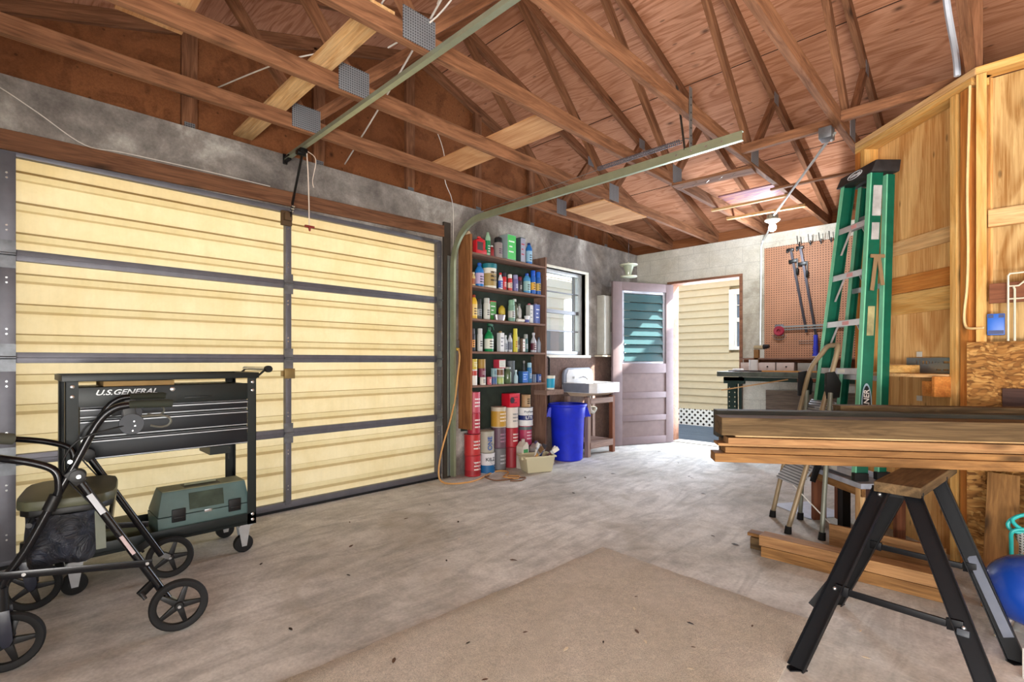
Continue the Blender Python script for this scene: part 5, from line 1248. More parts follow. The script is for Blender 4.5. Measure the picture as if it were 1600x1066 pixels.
# short posts that carry the roof above the closet corner
loose('roof_post', (3.479+.0, Y2+.13, WH+.0), (3.479, Y2+.13, zr(Y2+.13)-.01), .089, .038, M_truss, 'brown post rising from the closet corner to the roof beside the white conduit', 'post', up=(0,1,0))
g_osb = NG('oriented strand board'); v = g_osb.coord()
mp = g_osb.n('Mapping'); g_osb.l(v, mp.inputs[0]); mp.inputs['Scale'].default_value = (30, 30, 110); wz = g_osb.noise(v, 3, 3)
vv = g_osb.n('VectorMath', operation='ADD'); g_osb.l(mp.outputs[0], vv.inputs[0])
w2 = g_osb.n('Math', operation='MULTIPLY'); g_osb.l(wz, w2.inputs[0]); w2.inputs[1].default_value = 22; g_osb.l(w2.outputs[0], vv.inputs[1])
vo = g_osb.n('TexVoronoi'); vo.inputs['Scale'].default_value = 1.0; g_osb.l(vv.outputs[0], vo.inputs['Vector']); sp_ = g_osb.n('SeparateXYZ'); g_osb.l(vo.outputs['Color'], sp_.inputs[0])
col = g_osb.ramp(sp_.outputs[0], [(0, srgb(100, 62, 24)), (.3, srgb(142, 96, 46)), (.7, srgb(158, 112, 58)), (1, srgb(186, 142, 82))])
col = g_osb.mix(1.0, col, g_osb.ramp(vo.outputs['Distance'], [(.0, 1.05), (.55, .9), (.8, .6)]), 'MULTIPLY')
M_osb = g_osb.fin(col, .75, 0, .2)
for a, b in ((X2-.03, XR-.02),):
    tag(Mb().box(a+.0, b, Y2-.014, Y2-.002, .06, 1.146).build('strand_board', M_osb, at=(a, Y2, .06), smooth=False), 'large tan strand board panel covering the lower closet front', 'strand board')
loose('trim_board', (X2+.05, Y2-.012, 1.378), (X2+.75, Y2-.012, 1.378), .02, .095, M_brown, 'dark brown board crossing the closet studs at mid height', 'board', up=(0,0,1))
# planks on the angled wall
zp = [(1.70, 1.785, M_light), (1.335, 1.46, M_pine)]
for i, (a, b, mm) in enumerate(zp):
    loose('wall_plank', W1(.095, .089, (a+b)/2), W1(LW1-.147, .089, (a+b)/2), .012, b-a, mm, ('pale pinkish plank nailed across the golden plywood at ladder top height', 'wide yellow plank nailed across the golden plywood behind the green ladder')[i], 'plank')
loose('wall_plank', W1(.095, .089, 1.515), W1(LW1-.147, .089, 1.515), .012, .10, M_pineo, 'dark stained plank just above the wide yellow one on the golden plywood', 'plank')
# perforated steel plate standing on the wall shelf
pg = tag(None or thing('x', '', ''), 'grey punched steel plate with rows of holes lying on the corner wall shelf', 'steel plate') if False else None
s0, s1, za, zb = LW1-.52, LW1-.150, .985, 1.072
Mp = frame(W1(0, .070, 0), dd, UP)
holes = []
m = Mb()
def plate_with_holes(m, M, x0, x1, y0, y1, holes, t=.003):
    xs = sorted(set([x0, x1]+[h[0] for h in holes]+[h[1] for h in holes])); ys = sorted(set([y0, y1]+[h[2] for h in holes]+[h[3] for h in holes]))
    for a, b in zip(xs, xs[1:]):
        run = None
        for c, d in zip(ys, ys[1:]):
            hit = any(h[0] <= (a+b)/2 <= h[1] and h[2] <= (c+d)/2 <= h[3] for h in holes)
            if not hit:
                run = (run[0], d) if run else (c, d)
            if hit and run: m.boxm(M, a, b, run[0], run[1], -t, 0); run = None
        if run: m.boxm(M, a, b, run[0], run[1], -t, 0)
hs_ = []
for k, (w_, h_) in enumerate(((.007, .026), (.007, .026), (.014, .018), (.014, .018), (.008, .012), (.008, .012), (.005, .005), (.005, .005))):
    x = s0+.07+.022*k; hs_.append((x, x+w_, 1.045-h_/2, 1.045+h_/2))
hs_ += [(s1-.115, s1-.075, 1.040, 1.052), (s1-.045, s1-.038, 1.033, 1.062), (s1-.02, s1-.013, 1.033, 1.062), (s1-.16, s1-.13, 1.0, 1.008), (s1-.115, s1-.08, 1.0, 1.008), (s1-.05, s1-.036, .995, 1.009), (s1-.025, s1-.011, .995, 1.009)]
plate_with_holes(m, Mp, s0, s1, za, zb, hs_)
tag(m.build('punched_plate', M_steel, smooth=False), 'grey punched steel plate with rows of holes standing on the corner wall shelf', 'steel plate')
ws = thing('wall_shelf', 'light pine corner shelf with a boxed bracket under the punched steel plate', 'shelf', tuple(W1(LW1-.25, 0, .95)))
m = Mb(); Mz = Matrix(((dd.x,-nn.x,0,CA.x),(dd.y,-nn.y,0,CA.y),(0,0,1,0),(0,0,0,1)))   # x along wall, y towards the room
q = [(LW1-.60, -.068), (LW1-.150, -.068), (LW1-.150, .01), (LW1-.25, .085), (LW1-.60, .085)]
m.prism(q, Mz, .965, .983); m.build('shelf_top', M_light, ws, bevel=.002)
m = Mb(); m.boxm(Mz, LW1-.155, LW1-.137, -.066, .085, .865, .972); m.boxm(Mz, LW1-.26, LW1-.155, -.066, .05, .865, .945); m.build('bracket_box', M_pineo, ws, bevel=.002)
m = Mb(); Mz2 = Mz @ Matrix.Translation((LW1-.40, .0, 0)) @ Matrix.Rotation(-.35, 4, 'Z'); m.boxm(Mz2, -.09, .03, -.03, .06, .9845, 1.03)
tag(m.build('wood_block', M_pine, M=None, bevel=.002), 'brown sawn wood block lying on the pine corner shelf', 'wood block')
m = Mb(); m.boxm(Mz, LW1-.585, LW1-.50, -.05, .05, .9845, 1.035); tag(m.build('wood_block', M_light, bevel=.002), 'pale wood block on the corner shelf right behind the ladder rail', 'wood block')
for k, zz in enumerate((1.095, .84)):
    m = Mb(); m.boxm(frame(W1(0, .0945-.012, 0), dd, UP) if 0 else frame(W1(0, .0825, 0), dd, -UP), LW1-.46, LW1-.42, -zz-.012, -zz+.018, -.001, 0)
    tag(m.build('paper_note', M_paper), ('small white sticker on the plywood just above the punched plate', 'small white sticker on the plywood below the corner shelf')[k], 'sticker')
loose('rail_board', W1(LW1-.46, .03, .735), W1(LW1-.14, .03, .735), .03, .05, M_lum, 'tan board nailed low across the angled wall just above the lumber stack', 'board')
# blue box, cable, pipes on the front wall
bb = thing('junction_box', 'bright blue plastic electrical box on the closet stud', 'electrical box', (X2+.075, Y2-.0, 1.23))
xb0 = X2+.043; m = Mb(); m.box(xb0, xb0+.062, Y2-.02, Y2+.04, 1.178, 1.28); m.build('box_body', P((24, 96, 196), .35), bb, bevel=.003)
for q in ((.004, .058, 1.182, 1.20), (.004, .022, 1.26, 1.276), (.04, .058, 1.26, 1.276)): Mb().box(xb0+q[0], xb0+q[1], Y2-.022, Y2-.018, q[2], q[3]).build('box_recess', P((10, 30, 90), .4), bb)
cp = V((X2-.0, Y2-.012, 0)); q = lambda s, z: tuple(W1(s, -.008, z))
wire('yellow_cable', [q(LW1-.02, 2.42), q(LW1-.026, 2.2), q(LW1-.034, 1.9), q(LW1-.03, 1.6), q(LW1-.036, 1.42), q(LW1-.05, 1.30), q(LW1-.046, 1.235), q(LW1-.02, 1.215), (X2+.03, Y2-.02, 1.215)], .006, plain('cream cable', (226, 196, 140), .5), 'cream cable running down the closet corner between the studs', 'cable')
M_pipe = plain('cream pipe', (216, 210, 188), .4, .3)
pp = thing('pipe_rack', 'thin cream pipework loop on the closet front at the right edge', 'pipework', (X2+.15, Y2-.03, 1.147))
px_ = [X2+.115, X2+.137]; yp = Y2-.04
Mb().tube([(px_[0], yp, 1.148), (px_[0], yp, 1.455), (px_[0]+.006, yp, 1.464), (X2+.45, yp, 1.475)], .0045, 8).build('riser', M_pipe, pp)
Mb().tube([(px_[1], yp, 1.148), (px_[1], yp, 1.39), (px_[1]-.004, yp, 1.40)], .0045, 8).build('riser', M_pipe, pp)
Mb().tube([(px_[0], yp, 1.405), (X2+.15, yp, 1.405), (X2+.17, yp, 1.425), (X2+.19, yp, 1.428), (X2+.45, yp, 1.43)], .004, 8).build('upper_loop', M_pipe, pp)
Mb().tube([(px_[0], yp, 1.345), (X2+.45, yp, 1.349)], .004, 8).build('lower_bar', M_pipe, pp)
Mb().tube([(X2+.185, yp, 1.35), (X2+.185, yp, 1.425)], .004, 8).build('link', M_pipe, pp)
loose('walnut_offcut', (X2+.095, Y2-.022, .865), (X2+.6, Y2-.022, .865), .014, .118, M_dkbrown, 'dark walnut coloured panel offcut on the strand board at the right edge', 'panel')
# boards leaning on the closet front
loose('leaning_board', (X2+.085, Y2-.42, .004), (X2+.10, Y2-.06, .52), .11, .016, M_lum, 'brown board leaning against the strand board behind the sawhorse', 'board', up=(0,-.5,.5))
loose('leaning_board', (X2+.205, Y2-.40, .004), (X2+.22, Y2-.06, .53), .10, .016, M_light, 'paler board leaning beside the brown one at the right edge', 'board', up=(0,-.5,.5))
# conduit down from above the closet corner
wire('white_conduit', [(3.43, Y2-.0+.045, WH+.002), (3.425, Y2-.02+.045, WH+.10), (3.40, Y2-.12, WH+.30), (3.385, Y2-.2, WH+.55), (3.38, Y2-.35, WH+.80)], .014, plain('white conduit', (196, 206, 222), .4), 'white conduit rising from the closet corner to the roof', 'conduit')

# ---------------------------------------------------------------- lamp and conduit
M_cond = plain('galvanised conduit', (206, 212, 214), .32, .6)
wire('ceiling_conduit', [(2.83, 3.64, 2.43), (2.84, 3.60, 2.45), (2.83, 3.66, 2.46), (2.78, 3.76, 2.475), (2.03, 5.20, 2.46), (2.0, 5.25, 2.455)], .0095, M_cond, 'straight steel conduit crossing the ceiling from the closet corner to the lamp', 'conduit', 4)
jb = thing('junction_box', 'grey steel junction box at the conduit end on the fifth truss', 'electrical box', (2.82, 3.63, 2.43))
Mb().box(2.775, 2.845, 3.56, 3.65, 2.43, 2.498).build('box_body', M_plate, jb, bevel=.004)
cl = thing('ceiling_lamp', 'bare glowing light bulb in a white porcelain holder near the back wall', 'lamp', (1.985, 5.27, 2.34))
Mb().lathe([(.045, .125), (.052, .13), (.052, .165), (.045, .17)], (1.985, 5.28, 2.31), 10).build('junction_box', M_plate, cl)
Mb().lathe([(.02, .08), (.035, .09), (.068, .112), (.07, .122), (.05, .125)], (1.985, 5.28, 2.31), 26).build('lamp_holder', P((236, 236, 230)), cl)
g = NG('lit bulb'); g.t.nodes.remove(g.b); em = g.n('Emission'); em.inputs[0].default_value = (.90, .96, 1, 1); em.inputs[1].default_value = 120; g.l(em.outputs[0], g.out.inputs[0])
Mb().ball((1.985, 5.28, 2.355), .034, 20, 14, 1, 1, 1.15).build('bulb', g.m, cl)
pl_ = bpy.data.lights.new('bulb_light', 'POINT'); pl_.energy = 42; pl_.color = (.88, .94, 1); pl_.shadow_soft_size = .04
po_ = bpy.data.objects.new('bulb_light', pl_); COL.objects.link(po_); po_.location = (1.985, 5.28, 2.30)
wire('wall_conduit', [(1.97, 5.32, 2.455), (1.80, 5.75, 2.44), (1.66, 6.06, 2.44), (1.625, 6.10, 2.40), (1.612, 6.112, 2.30), (1.605, 6.114, 1.7), (1.60, 6.114, 1.22)], .010, M_cond, 'steel conduit dropping down the back wall left of the pegboard', 'conduit', 4)

# ---------------------------------------------------------------- back wall: pegboard, clamps, workbench
pb = thing('pegboard', 'tan perforated hardboard panel on the back wall', 'pegboard', (2.2, YB, 1.09))
Mk = Matrix.Translation((1.647, YB-.024, 1.085))
m = Mb(); m.boxm(Mk, 0, 1.22, 0, .006, 0, 1.25); q_ = m.build('panel', M_peg, M=Mk, smooth=False); q_.parent = pb; q_.matrix_parent_inverse = Matrix.Identity(4); q_.matrix_basis = WM[pb.name].inverted() @ Mk
m = Mb(); m.box(1.65, 2.86, YB-.017, YB-.001, 1.09, 1.12); m.box(1.65, 2.86, YB-.017, YB-.001, 2.29, 2.33); m.build('furring', M_lum, pb)
for k, x in enumerate((2.007, 2.113, 2.212, 2.305)):
    h_ = thing('peg_hook', 'black double prong hook at the top edge of the pegboard', 'hook', (x, YB-.05, 2.31), group='double hooks along the pegboard top')
    m = Mb(); m.box(x-.006, x+.006, YB-.034, YB-.024, 2.295, 2.35); m.tube([(x, YB-.03, 2.31), (x, YB-.09, 2.315), (x, YB-.12, 2.40)], .004, 8); m.tube([(x+.02, YB-.03, 2.32), (x+.03, YB-.07, 2.33), (x+.03, YB-.09, 2.39)], .003, 8); m.tube([(x, YB-.03, 2.312), (x+.02, YB-.03, 2.32)], .003, 6)
    m.build('prong', M_blackm, h_)
def clamp(xt, xb, zt_, zb, zj, label):
    t = thing('bar_clamp', label, 'clamp', (xt, YB-.05, zb), group='bar clamps on the pegboard')
    y = YB-.045
    Mb().bar((xt, y, zt_), (xb, y, zb), .012, .024, up=(1,0,0)).build('bar', plain('dark clamp steel', (64, 62, 68), .4, .7), t)
    m = Mb(); m.bar((xt-.035, y, zt_), (xt+.03, y, zt_), .024, .03); m.bar((xt-.035, y, zt_-.03), (xt-.035, y, zt_+.01), .02, .018, up=(1,0,0)); m.build('fixed_jaw', M_blackm, t, bevel=.003)
    m = Mb(); m.bar((xt-.02, y, zj), (xt+.06, y, zj+.01), .026, .04); m.build('sliding_jaw', M_blackm, t, bevel=.004)
    m = Mb(); m.cyl((xt+.065, y, zj-.08), (xt+.065, y, zj+.03), .006, n=8); j_ = m.build('screw', M_steel, t)
    Mb().lathe([(.008, 0), (.014, .01), (.015, .06), (.010, .075)], (xt+.065, y, zj-.15), 12).build('handle', M_blackm, t)
clamp(1.925, 2.08, 2.275, 1.36, 2.14, 'slimmer left one of the two dark bar clamps hanging on the pegboard')
clamp(2.02, 2.17, 2.285, 1.32, 2.10, 'thicker right one of the two dark bar clamps hanging on the pegboard')
hc = thing('pipe_clamp', 'horizontal clamp with a round dark red knob on the lower pegboard', 'clamp', (2.05, YB-.06, 1.35))
m = Mb(); m.bar((1.80, YB-.05, 1.43), (2.50, YB-.05, 1.435), .012, .018); m.bar((1.86, YB-.05, 1.40), (2.50, YB-.05, 1.405), .01, .012); m.build('bar', M_steel, hc)
m = Mb(); m.box(1.76, 1.85, YB-.04, YB-.028, 1.33, 1.46); m.build('backplate', M_plate, hc, bevel=.004)
Mb().lathe([(.046, 0), (.055, .01), (.055, .03), (.046, .04), (.022, .036), (.018, .02)], n=24, M=frame((1.812, YB-.045, 1.385), (1,0,0), (0,0,1))).build('knob', P((140, 36, 56)), hc)
Mb().tube([(1.812+.07*math.cos(a*PI/8), YB-.05, 1.345+.055*math.sin(a*PI/8)) for a in range(8, 17)], .003, 6).build('wire_loop', M_steel, hc)
bt = thing('caulk_gun', 'upright blue plastic cylinder standing on the ledge below the pegboard', 'tool', (2.17, YB-.06, 1.10))
Mb().lathe([(.03, 0), (.03, .02), (.024, .03), (.026, .06), (.026, .10), (.021, .12), (.021, .22), (.019, .225)], (2.17, YB-.06, 1.105), 18).build('cylinder', P((40, 52, 170)), bt)
Mb().cyl((2.17, YB-.06, 1.101), (2.17, YB-.06, 1.105), .034, n=18).build('foot', M_offw, bt)
wr = tag(Mb().tube([(2.0, YB-.035, 1.27), (2.32, YB-.035, 1.27), (2.32, YB-.035, 1.245), (2.0, YB-.035, 1.245)], .0025, 6, closed=True).build('wire_rack', M_steel), 'thin wire rack hooked on the pegboard above the ledge', 'rack')
# ledge / drawers behind the bench
lg2 = thing('back_ledge', 'long dusty wooden ledge under the pegboard', 'shelf', (2.1, YB-.08, 1.07))
m = Mb(); m.box(1.42, 2.95, YB-.155, YB-.002, 1.070, 1.086); m.build('ledge_board', M_shelf, lg2); m = Mb(); m.box(1.42, 2.95, YB-.02, YB-.002, .95, 1.07); m.build('back_strip', M_brown, lg2)
for k in range(3):
    x = 1.43+.19*k; t = thing('small_drawer_box', 'low pale drawer box with a dark knob in the row under the back ledge', 'drawer box', (x+.085, YB-.09, .945), group='pale drawer boxes under the back ledge')
    Mb().box(x, x+.175, YB-.15, YB-.03, .945, 1.035).build('box_body', plain('dusty pinkish white', (196, 180, 172), .7), t, bevel=.003)
    Mb().ball((x+.10, YB-.155, .99), .009, 10, 8).build('knob', M_black, t)
cs2 = tag(Mb().box(2.02, 2.20, YB-.15, YB-.06, .945, 1.03).build('parts_case', plain('grey parts case', (150, 148, 140), .6), bevel=.004), 'grey case of small parts under the ledge right of the drawer boxes', 'case')
# workbench
wb = thing('workbench', 'dark green steel frame workbench along the back wall', 'workbench', (2.1, 5.8, 0))
M_bg = plain('dark bench green', (34, 56, 52), .45, .3)
bx0, bx1, by0, by1, bz = 1.39, 3.0, 5.50, 5.98, .94
board('bench_top', (bx0, (by0+by1)/2, bz-.012), (bx1, (by0+by1)/2, bz-.012), by1-by0, .020, M_shelf, wb)
m = Mb(); m.box(bx0-.03, bx1, by0-.02, by0+.0, bz-.055, bz-.002); m.box(bx0-.03, bx0-.01, by0, by1, bz-.055, bz-.002); m.build('edge_channel', plain('worn green edge', (92, 100, 92), .5, .2, var=.4), wb, bevel=.002)
m = Mb(); m.box(bx0+.03, bx0+.25, by0+.01, by0+.04, bz-.13, bz-.06); m.box(bx0+.03, bx1, by0+.01, by0+.03, bz-.10, bz-.06); m.build('frame_rail', M_bg, wb, bevel=.002)
def perf_leg(x, y):
    m = Mb(); Mx = frame((x, y, 0), (1,0,0), UP)
    hs = [(sx-.005, sx+.005, .06+.05*k, .072+.05*k) for sx in (.018, .077) for k in range(16)]
    plate_with_holes(m, Mx, 0, .095, 0, bz-.06, hs, .002)
    m.box(x, x+.002, y, y+.04, 0, bz-.06); m.box(x+.093, x+.095, y, y+.04, 0, bz-.06)
    return m.build('leg', M_bg, wb, smooth=False)
perf_leg(1.462, 5.515); perf_leg(2.80, 5.515)
m = Mb(); m.box(1.43, 1.46, 5.92, 5.95, 0, bz-.06); m.build('leg', M_bg, wb); m = Mb(); m.box(2.86, 2.89, 5.92, 5.95, 0, bz-.06); m.build('leg', M_bg, wb)
bk = loose('bench_backing', (1.70, 5.99, .38), (2.75, 5.99, .38), .012, .70, wood('dusty dark board', (128, 114, 102), (100, 88, 80), knots=False), 'dusty dark board standing upright behind the workbench', 'board')
loose('thin_stick', (1.40, 5.505, .735), (2.06, 5.505, .868), .012, .012, M_light, 'thin pale stick hanging diagonally under the workbench top', 'stick')
# things on the bench
b1 = thing('paper_roll', 'white paper roll standing on the workbench', 'roll', (1.66, 5.72, bz))
Mb().cyl((1.66, 5.72, bz), (1.66, 5.72, bz+.125), .045, n=24).build('roll', P((214, 214, 212), .8), b1)
b2 = loose('wood_post', (1.60, 6.0, bz), (1.60, 6.0, bz+.24), .05, .05, M_lum, 'short wooden post standing behind the paper roll on the bench', 'post', up=(0,1,0))
b3 = thing('valve', 'small brass pipe valve with a black knob on top of the wooden post', 'valve', (1.63, 5.98, 1.19))
Mb().cyl((1.58, 5.985, 1.205), (1.68, 5.975, 1.205), .022, n=16).build('pipe', plain('pale brass', (190, 176, 140), .4, .6), b3); Mb().cyl((1.68, 5.975, 1.21), (1.74, 5.97, 1.215), .028, .02, n=14).build('knob', M_black, b3)
loose('folding_rule', (1.80, 5.56, bz+.007), (2.75, 5.55, bz+.007), .03, .012, P((196, 140, 60)), 'orange notched wooden strip lying along the bench front edge', 'strip')
loose('dark_rail', (1.45, 5.58, bz+.006), (1.80, 5.59, bz+.006), .03, .012, M_blackm, 'dark metal bar lying on the left end of the bench', 'bar')
tag(Mb().box(1.47, 1.56, 5.62, 5.72, bz, bz+.03).build('rag', P((236, 236, 234), .9), bevel=.01), 'crumpled white rag on the left end of the bench', 'rag')
loose('bench_scrap', (2.15, 5.49, bz-.075), (2.4, 5.49, bz-.075), .03, .03, M_brown, 'reddish brown wood block fixed under the bench front edge', 'block')

# ---------------------------------------------------------------- green step ladder leaning on the angled wall
M_lg = plain('green fibreglass rail', (4, 90, 68), .4, 0, .4, var=.2)
M_lgl = plain('pale green rail edge', (118, 196, 160), .4)
M_alu = plain('brushed aluminium', (206, 206, 212), .4, .6)
ld = thing('step_ladder', 'tall folded green fibreglass step ladder leaning on the angled closet wall', 'ladder', tuple(D(2.0, 3.1)))
LZ = .372
def rail(fx, fz, tx, tz, zt_, s, web, name='rail', z0=None):
    """one channel rail: web in the a direction, s = +1 faces the camera side"""
    tq = LZ/zt_; a, b = D(fx+(tx-fx)*tq, fz+(tz-fz)*tq, LZ), D(tx, tz, zt_); ea = (D(1,0)-D(0,0)); eb = (D(0,1)-D(0,0))
    m = Mb()
    def slab(a0, a1, b0, b1):
        m.hexa([a+ea*a0+eb*b0, a+ea*a1+eb*b0, a+ea*a1+eb*b1, a+ea*a0+eb*b1], [b+ea*a0+eb*b0, b+ea*a1+eb*b0, b+ea*a1+eb*b1, b+ea*a0+eb*b1])
    slab(0, web, -.002, .002); slab(0, .003, 0, s*.028) ; slab(web-.003, web, 0, s*.028)
    r_ = m.build(name, M_lg, ld, smooth=False)
    m = Mb(); slab(-.001, .0, -.003, s*.029)
    m.hexa([a+ea*-.002+eb*-.003, a+ea*.006+eb*-.003, a+ea*.006+eb*.0025, a+ea*-.002+eb*.0025], [b+ea*-.002+eb*-.003, b+ea*.006+eb*-.003, b+ea*.006+eb*.0025, b+ea*-.002+eb*.0025])
    m.build('edge', M_lgl, r_, smooth=False)
    return r_
ZT = 2.17
frn = rail(1.925, 2.85, 2.10, 2.94, ZT, 1, .072)
rail(1.925, 3.37, 2.10, 3.20, ZT, -1, .072)
rail(2.085, 2.88, 2.20, 2.95, ZT-.02, 1, .048, 'rear_rail'); rail(2.085, 3.34, 2.20, 3.19, ZT-.02, -1, .048, 'rear_rail')
def lad(z, back=0.0, front=True):
    t = z/ZT
    if front: return (1.925+(2.10-1.925)*t, 2.85+.09*t, 3.37-.17*t)
    return (2.085+.115*t, 2.88+.07*t, 3.34-.15*t)
for k in range(1, 7):
    z = .13+.293*k; ax, b0, b1 = lad(z)
    m = Mb(); A, B = D(ax+.002, b0+.002, z), D(ax+.002, b1-.002, z); ea = D(1,0)-D(0,0)
    def q8(a0, a1, z0, z1): m.hexa([A+ea*a0+UP*z0, A+ea*a1+UP*z0, B+ea*a1+UP*z0, B+ea*a0+UP*z0], [A+ea*a0+UP*z1, A+ea*a1+UP*z1, B+ea*a1+UP*z1, B+ea*a0+UP*z1])
    q8(0, .070, -.002, 0); q8(0, .002, -.036, .0); q8(.068, .070, -.02, 0)
    st_ = m.build('step', M_alu, ld, smooth=False)
    m = Mb(); mid = A.lerp(B, .35); m.bar(mid-UP*.018-ea*.0012, mid.lerp(B, .25)-UP*.018-ea*.0012, .0008, .022, up=UP); m.build('step_label', plain('reddish label', (206, 150, 150), .6) if k > 3 else M_paper, st_)
    if k in (5, 6, 4):
        for bb_, sg in ((b0, 1), (b1, -1)): Mb().bar(D(ax+.03, bb_+sg*.005, z-.16), D(ax+.03, bb_+sg*.10, z-.02), .012, .003, up=UP).build('step_brace', M_alu, st_)
for z in (.5, .95, 1.5, 1.95):
    ax, b0, b1 = lad(z, front=False); m = Mb(); m.bar(D(ax+.03, b0, z), D(ax+.03, b1, z), .012, .03); m.build('rear_brace', M_alu, ld)
# top cap
m = Mb(); ea = D(1,0)-D(0,0); eb = D(0,1)-D(0,0); o_ = D(2.085, 2.915, ZT-.015)
bot = [o_, o_+ea*.165, o_+ea*.165+eb*.32, o_+eb*.32]; top_ = [p+UP*.07+ea*(.03 if i in (0, 3) else .01) for i, p in enumerate(bot)]
m.hexa(bot, top_); capm = plain('paint spattered charcoal cap', (44, 42, 44), .6, var=.6); tcap = m.build('top_cap', capm, ld, bevel=.006)
fM = frame(o_+eb*.16+UP*.035+ea*.0135, -eb, UP+ea*.4)
ring_ = [V((.062*math.cos(2*PI*k/30), .024*math.sin(2*PI*k/30), .001)) for k in range(30)]
Mb().tube([fM @ p for p in ring_], .0022, 6, closed=True).build('oval_mark', plain('pale mark', (206, 208, 214), .5), tcap)
text('cap_lettering', 'WERNER', .024, fM, plain('pale mark', (206, 208, 214), .5), tcap, thick=.0015, bold=.0005)
# stickers on the near rail: its web faces the camera
def on_rail(z0, z1, a0, a1, mat, name):
    t0, t1 = z0/ZT, z1/ZT
    def p(z, a): t = z/ZT; return D(1.925+.175*t+a, 2.85+.09*t-.0035, z)
    m = Mb(); m.hexa([p(z0, a0), p(z0, a1), p(z1, a1), p(z1, a0)], [x-eb*.0008 for x in (p(z0, a0), p(z0, a1), p(z1, a1), p(z1, a0))]); return m.build(name, mat, frn)
on_rail(1.90, 2.08, .018, .068, plain('grey instruction sticker', (178, 178, 178), .7, var=.35), 'instruction_sticker')
on_rail(1.76, 1.86, .020, .064, plain('grey instruction sticker', (178, 178, 178), .7, var=.35), 'duty_sticker')
on_rail(1.20, 1.37, .022, .062, plain('tan worn sticker', (164, 156, 112), .7, var=.4), 'worn_sticker')
tz = .80; t_ = tz/ZT; oM = frame(D(1.925+.175*t_+.042, 2.85+.09*t_-.005, tz), UP, -ea)
m = Mb(); m.add([oM @ V((.125*math.cos(2*PI*k/32), .030*math.sin(2*PI*k/32), -.001)) for k in range(32)]+[oM @ V((.125*math.cos(2*PI*k/32), .030*math.sin(2*PI*k/32), .0)) for k in range(32)], [tuple(range(32)), tuple(range(63, 31, -1))]+[(i, (i+1) % 32, 32+(i+1) % 32, 32+i) for i in range(32)])
ov = m.build('oval_logo', plain('blue grey logo oval', (150, 176, 190), .5), frn)
m = Mb(); m.add([oM @ V((.112*math.cos(2*PI*k/32), .024*math.sin(2*PI*k/32), .0002)) for k in range(32)]+[oM @ V((.112*math.cos(2*PI*k/32), .024*math.sin(2*PI*k/32), .0008)) for k in range(32)], [tuple(range(32)), tuple(range(63, 31, -1))]+[(i, (i+1) % 32, 32+(i+1) % 32, 32+i) for i in range(32)])
m.build('oval_field', plain('black field', (16, 20, 22), .5), ov)
text('logo_lettering', 'WERNER', .044, oM @ Matrix.Translation((0, 0, .0012)), M_white, ov, thick=.0006, bold=.0007, shear=.1)
# folded tan spreader arms on the near side
m = Mb(); zc = 1.66
top_p = D(2.11, 2.905, zc); m.bar(D(2.07, 2.90, zc), D(2.155, 2.905, zc), .006, .02); m.build('spreader_link', plain('tan metal arm', (150, 124, 92), .5, .3), ld)
for d in ((-.028, -.20), (.02, -.17)):
    Mb().bar(D(2.11+d[0]*.3, 2.90, zc), D(2.11+d[0]*1.3, 2.895, zc+d[1]), .004, .022, up=ea).build('spreader_arm', plain('tan metal arm', (150, 124, 92), .5, .3), ld)
for fx, fz in ((1.955, 2.865), (1.955, 3.34), (2.10, 2.892), (2.10, 3.315)):
    c = D(fx+.03, fz, LZ-.002); Mb().boxm(Matrix.Translation(c) @ Matrix.Rotation(THETA, 4, 'Z'), -.04, .04, -.016, .016, 0, .045).build('foot', M_blackp, ld, bevel=.004)

# ---------------------------------------------------------------- folding step stool
M_beige = plain('tan painted tube', (150, 132, 104), .45, .2)
so = thing('step_stool', 'small folded tan tube step stool with grey ribbed steps in front of the ladder', 'step stool', tuple(D(1.8, 3.2)))
FF, FN, RF, RN = (1.758, 3.391), (1.682, 3.064), (1.915, 3.34), (1.822, 2.955)
fl = [D(*FF, .02), D(1.83, 3.375, .37), D(1.925, 3.36, .73), D(1.955, 3.30, .985), D(1.985, 3.22, 1.10), D(2.0, 3.18, 1.145), D(2.005, 3.12, 1.150), D(2.003, 3.085, 1.14), D(1.965, 3.075, 1.01), D(1.897, 3.07, .761), D(1.79, 3.067, .38), D(*FN, .02)]
Mb().tube(fl, .0145, 12, smooth=4).build('front_frame', M_beige, so)
for (x, b), xt in ((RF, (1.955, 3.33)), (RN, (1.93, 3.045))):
    Mb().tube([D(x, b, .02), D(*xt, .86)], .0135, 12).build('rear_leg', plain('grey green tube', (128, 130, 118), .45, .3), so)
for (x, b) in (FF, FN, RF, RN): Mb().cyl(D(x, b, 0), D(x+.004, b, .045), .021, .018, n=14).build('foot', M_blackp, so)
M_rib = plain('ribbed grey step', (176, 178, 182), .45, .4)
def stool_step(a0, z0, a1, z1, bf, bn, name):
    """a tread hanging folded: slopes from (a0,z0) to (a1,z1)"""
    st_ = None; m = Mb(); A0, A1 = D(a0, bf, z0), D(a1, bf, z1); B0, B1 = D(a0, bn, z0), D(a1, bn, z1)
    n_ = (A1-A0).cross(B0-A0).normalized()
    m.hexa([A0, A1, B1, B0], [p+n_*.012 for p in (A0, A1, B1, B0)]); s_ = m.build(name, M_rib, so, bevel=.003)
    m = Mb()
    for k in range(12):
        t = (k+.5)/12; P0, P1 = A0.lerp(A1, t), B0.lerp(B1, t)
        for sg in (-1, 1): m.bar(P0+n_*(.006+sg*.0075), P1+n_*(.006+sg*.0075), .006, .003, up=n_)
    m.build('rib', plain('dark rib', (96, 98, 102), .5, .3), s_, smooth=False)
stool_step(1.88, .63, 1.99, .80, 3.34, 3.09, 'upper_step'); stool_step(1.76, .28, 1.90, .46, 3.35, 3.09, 'lower_step')
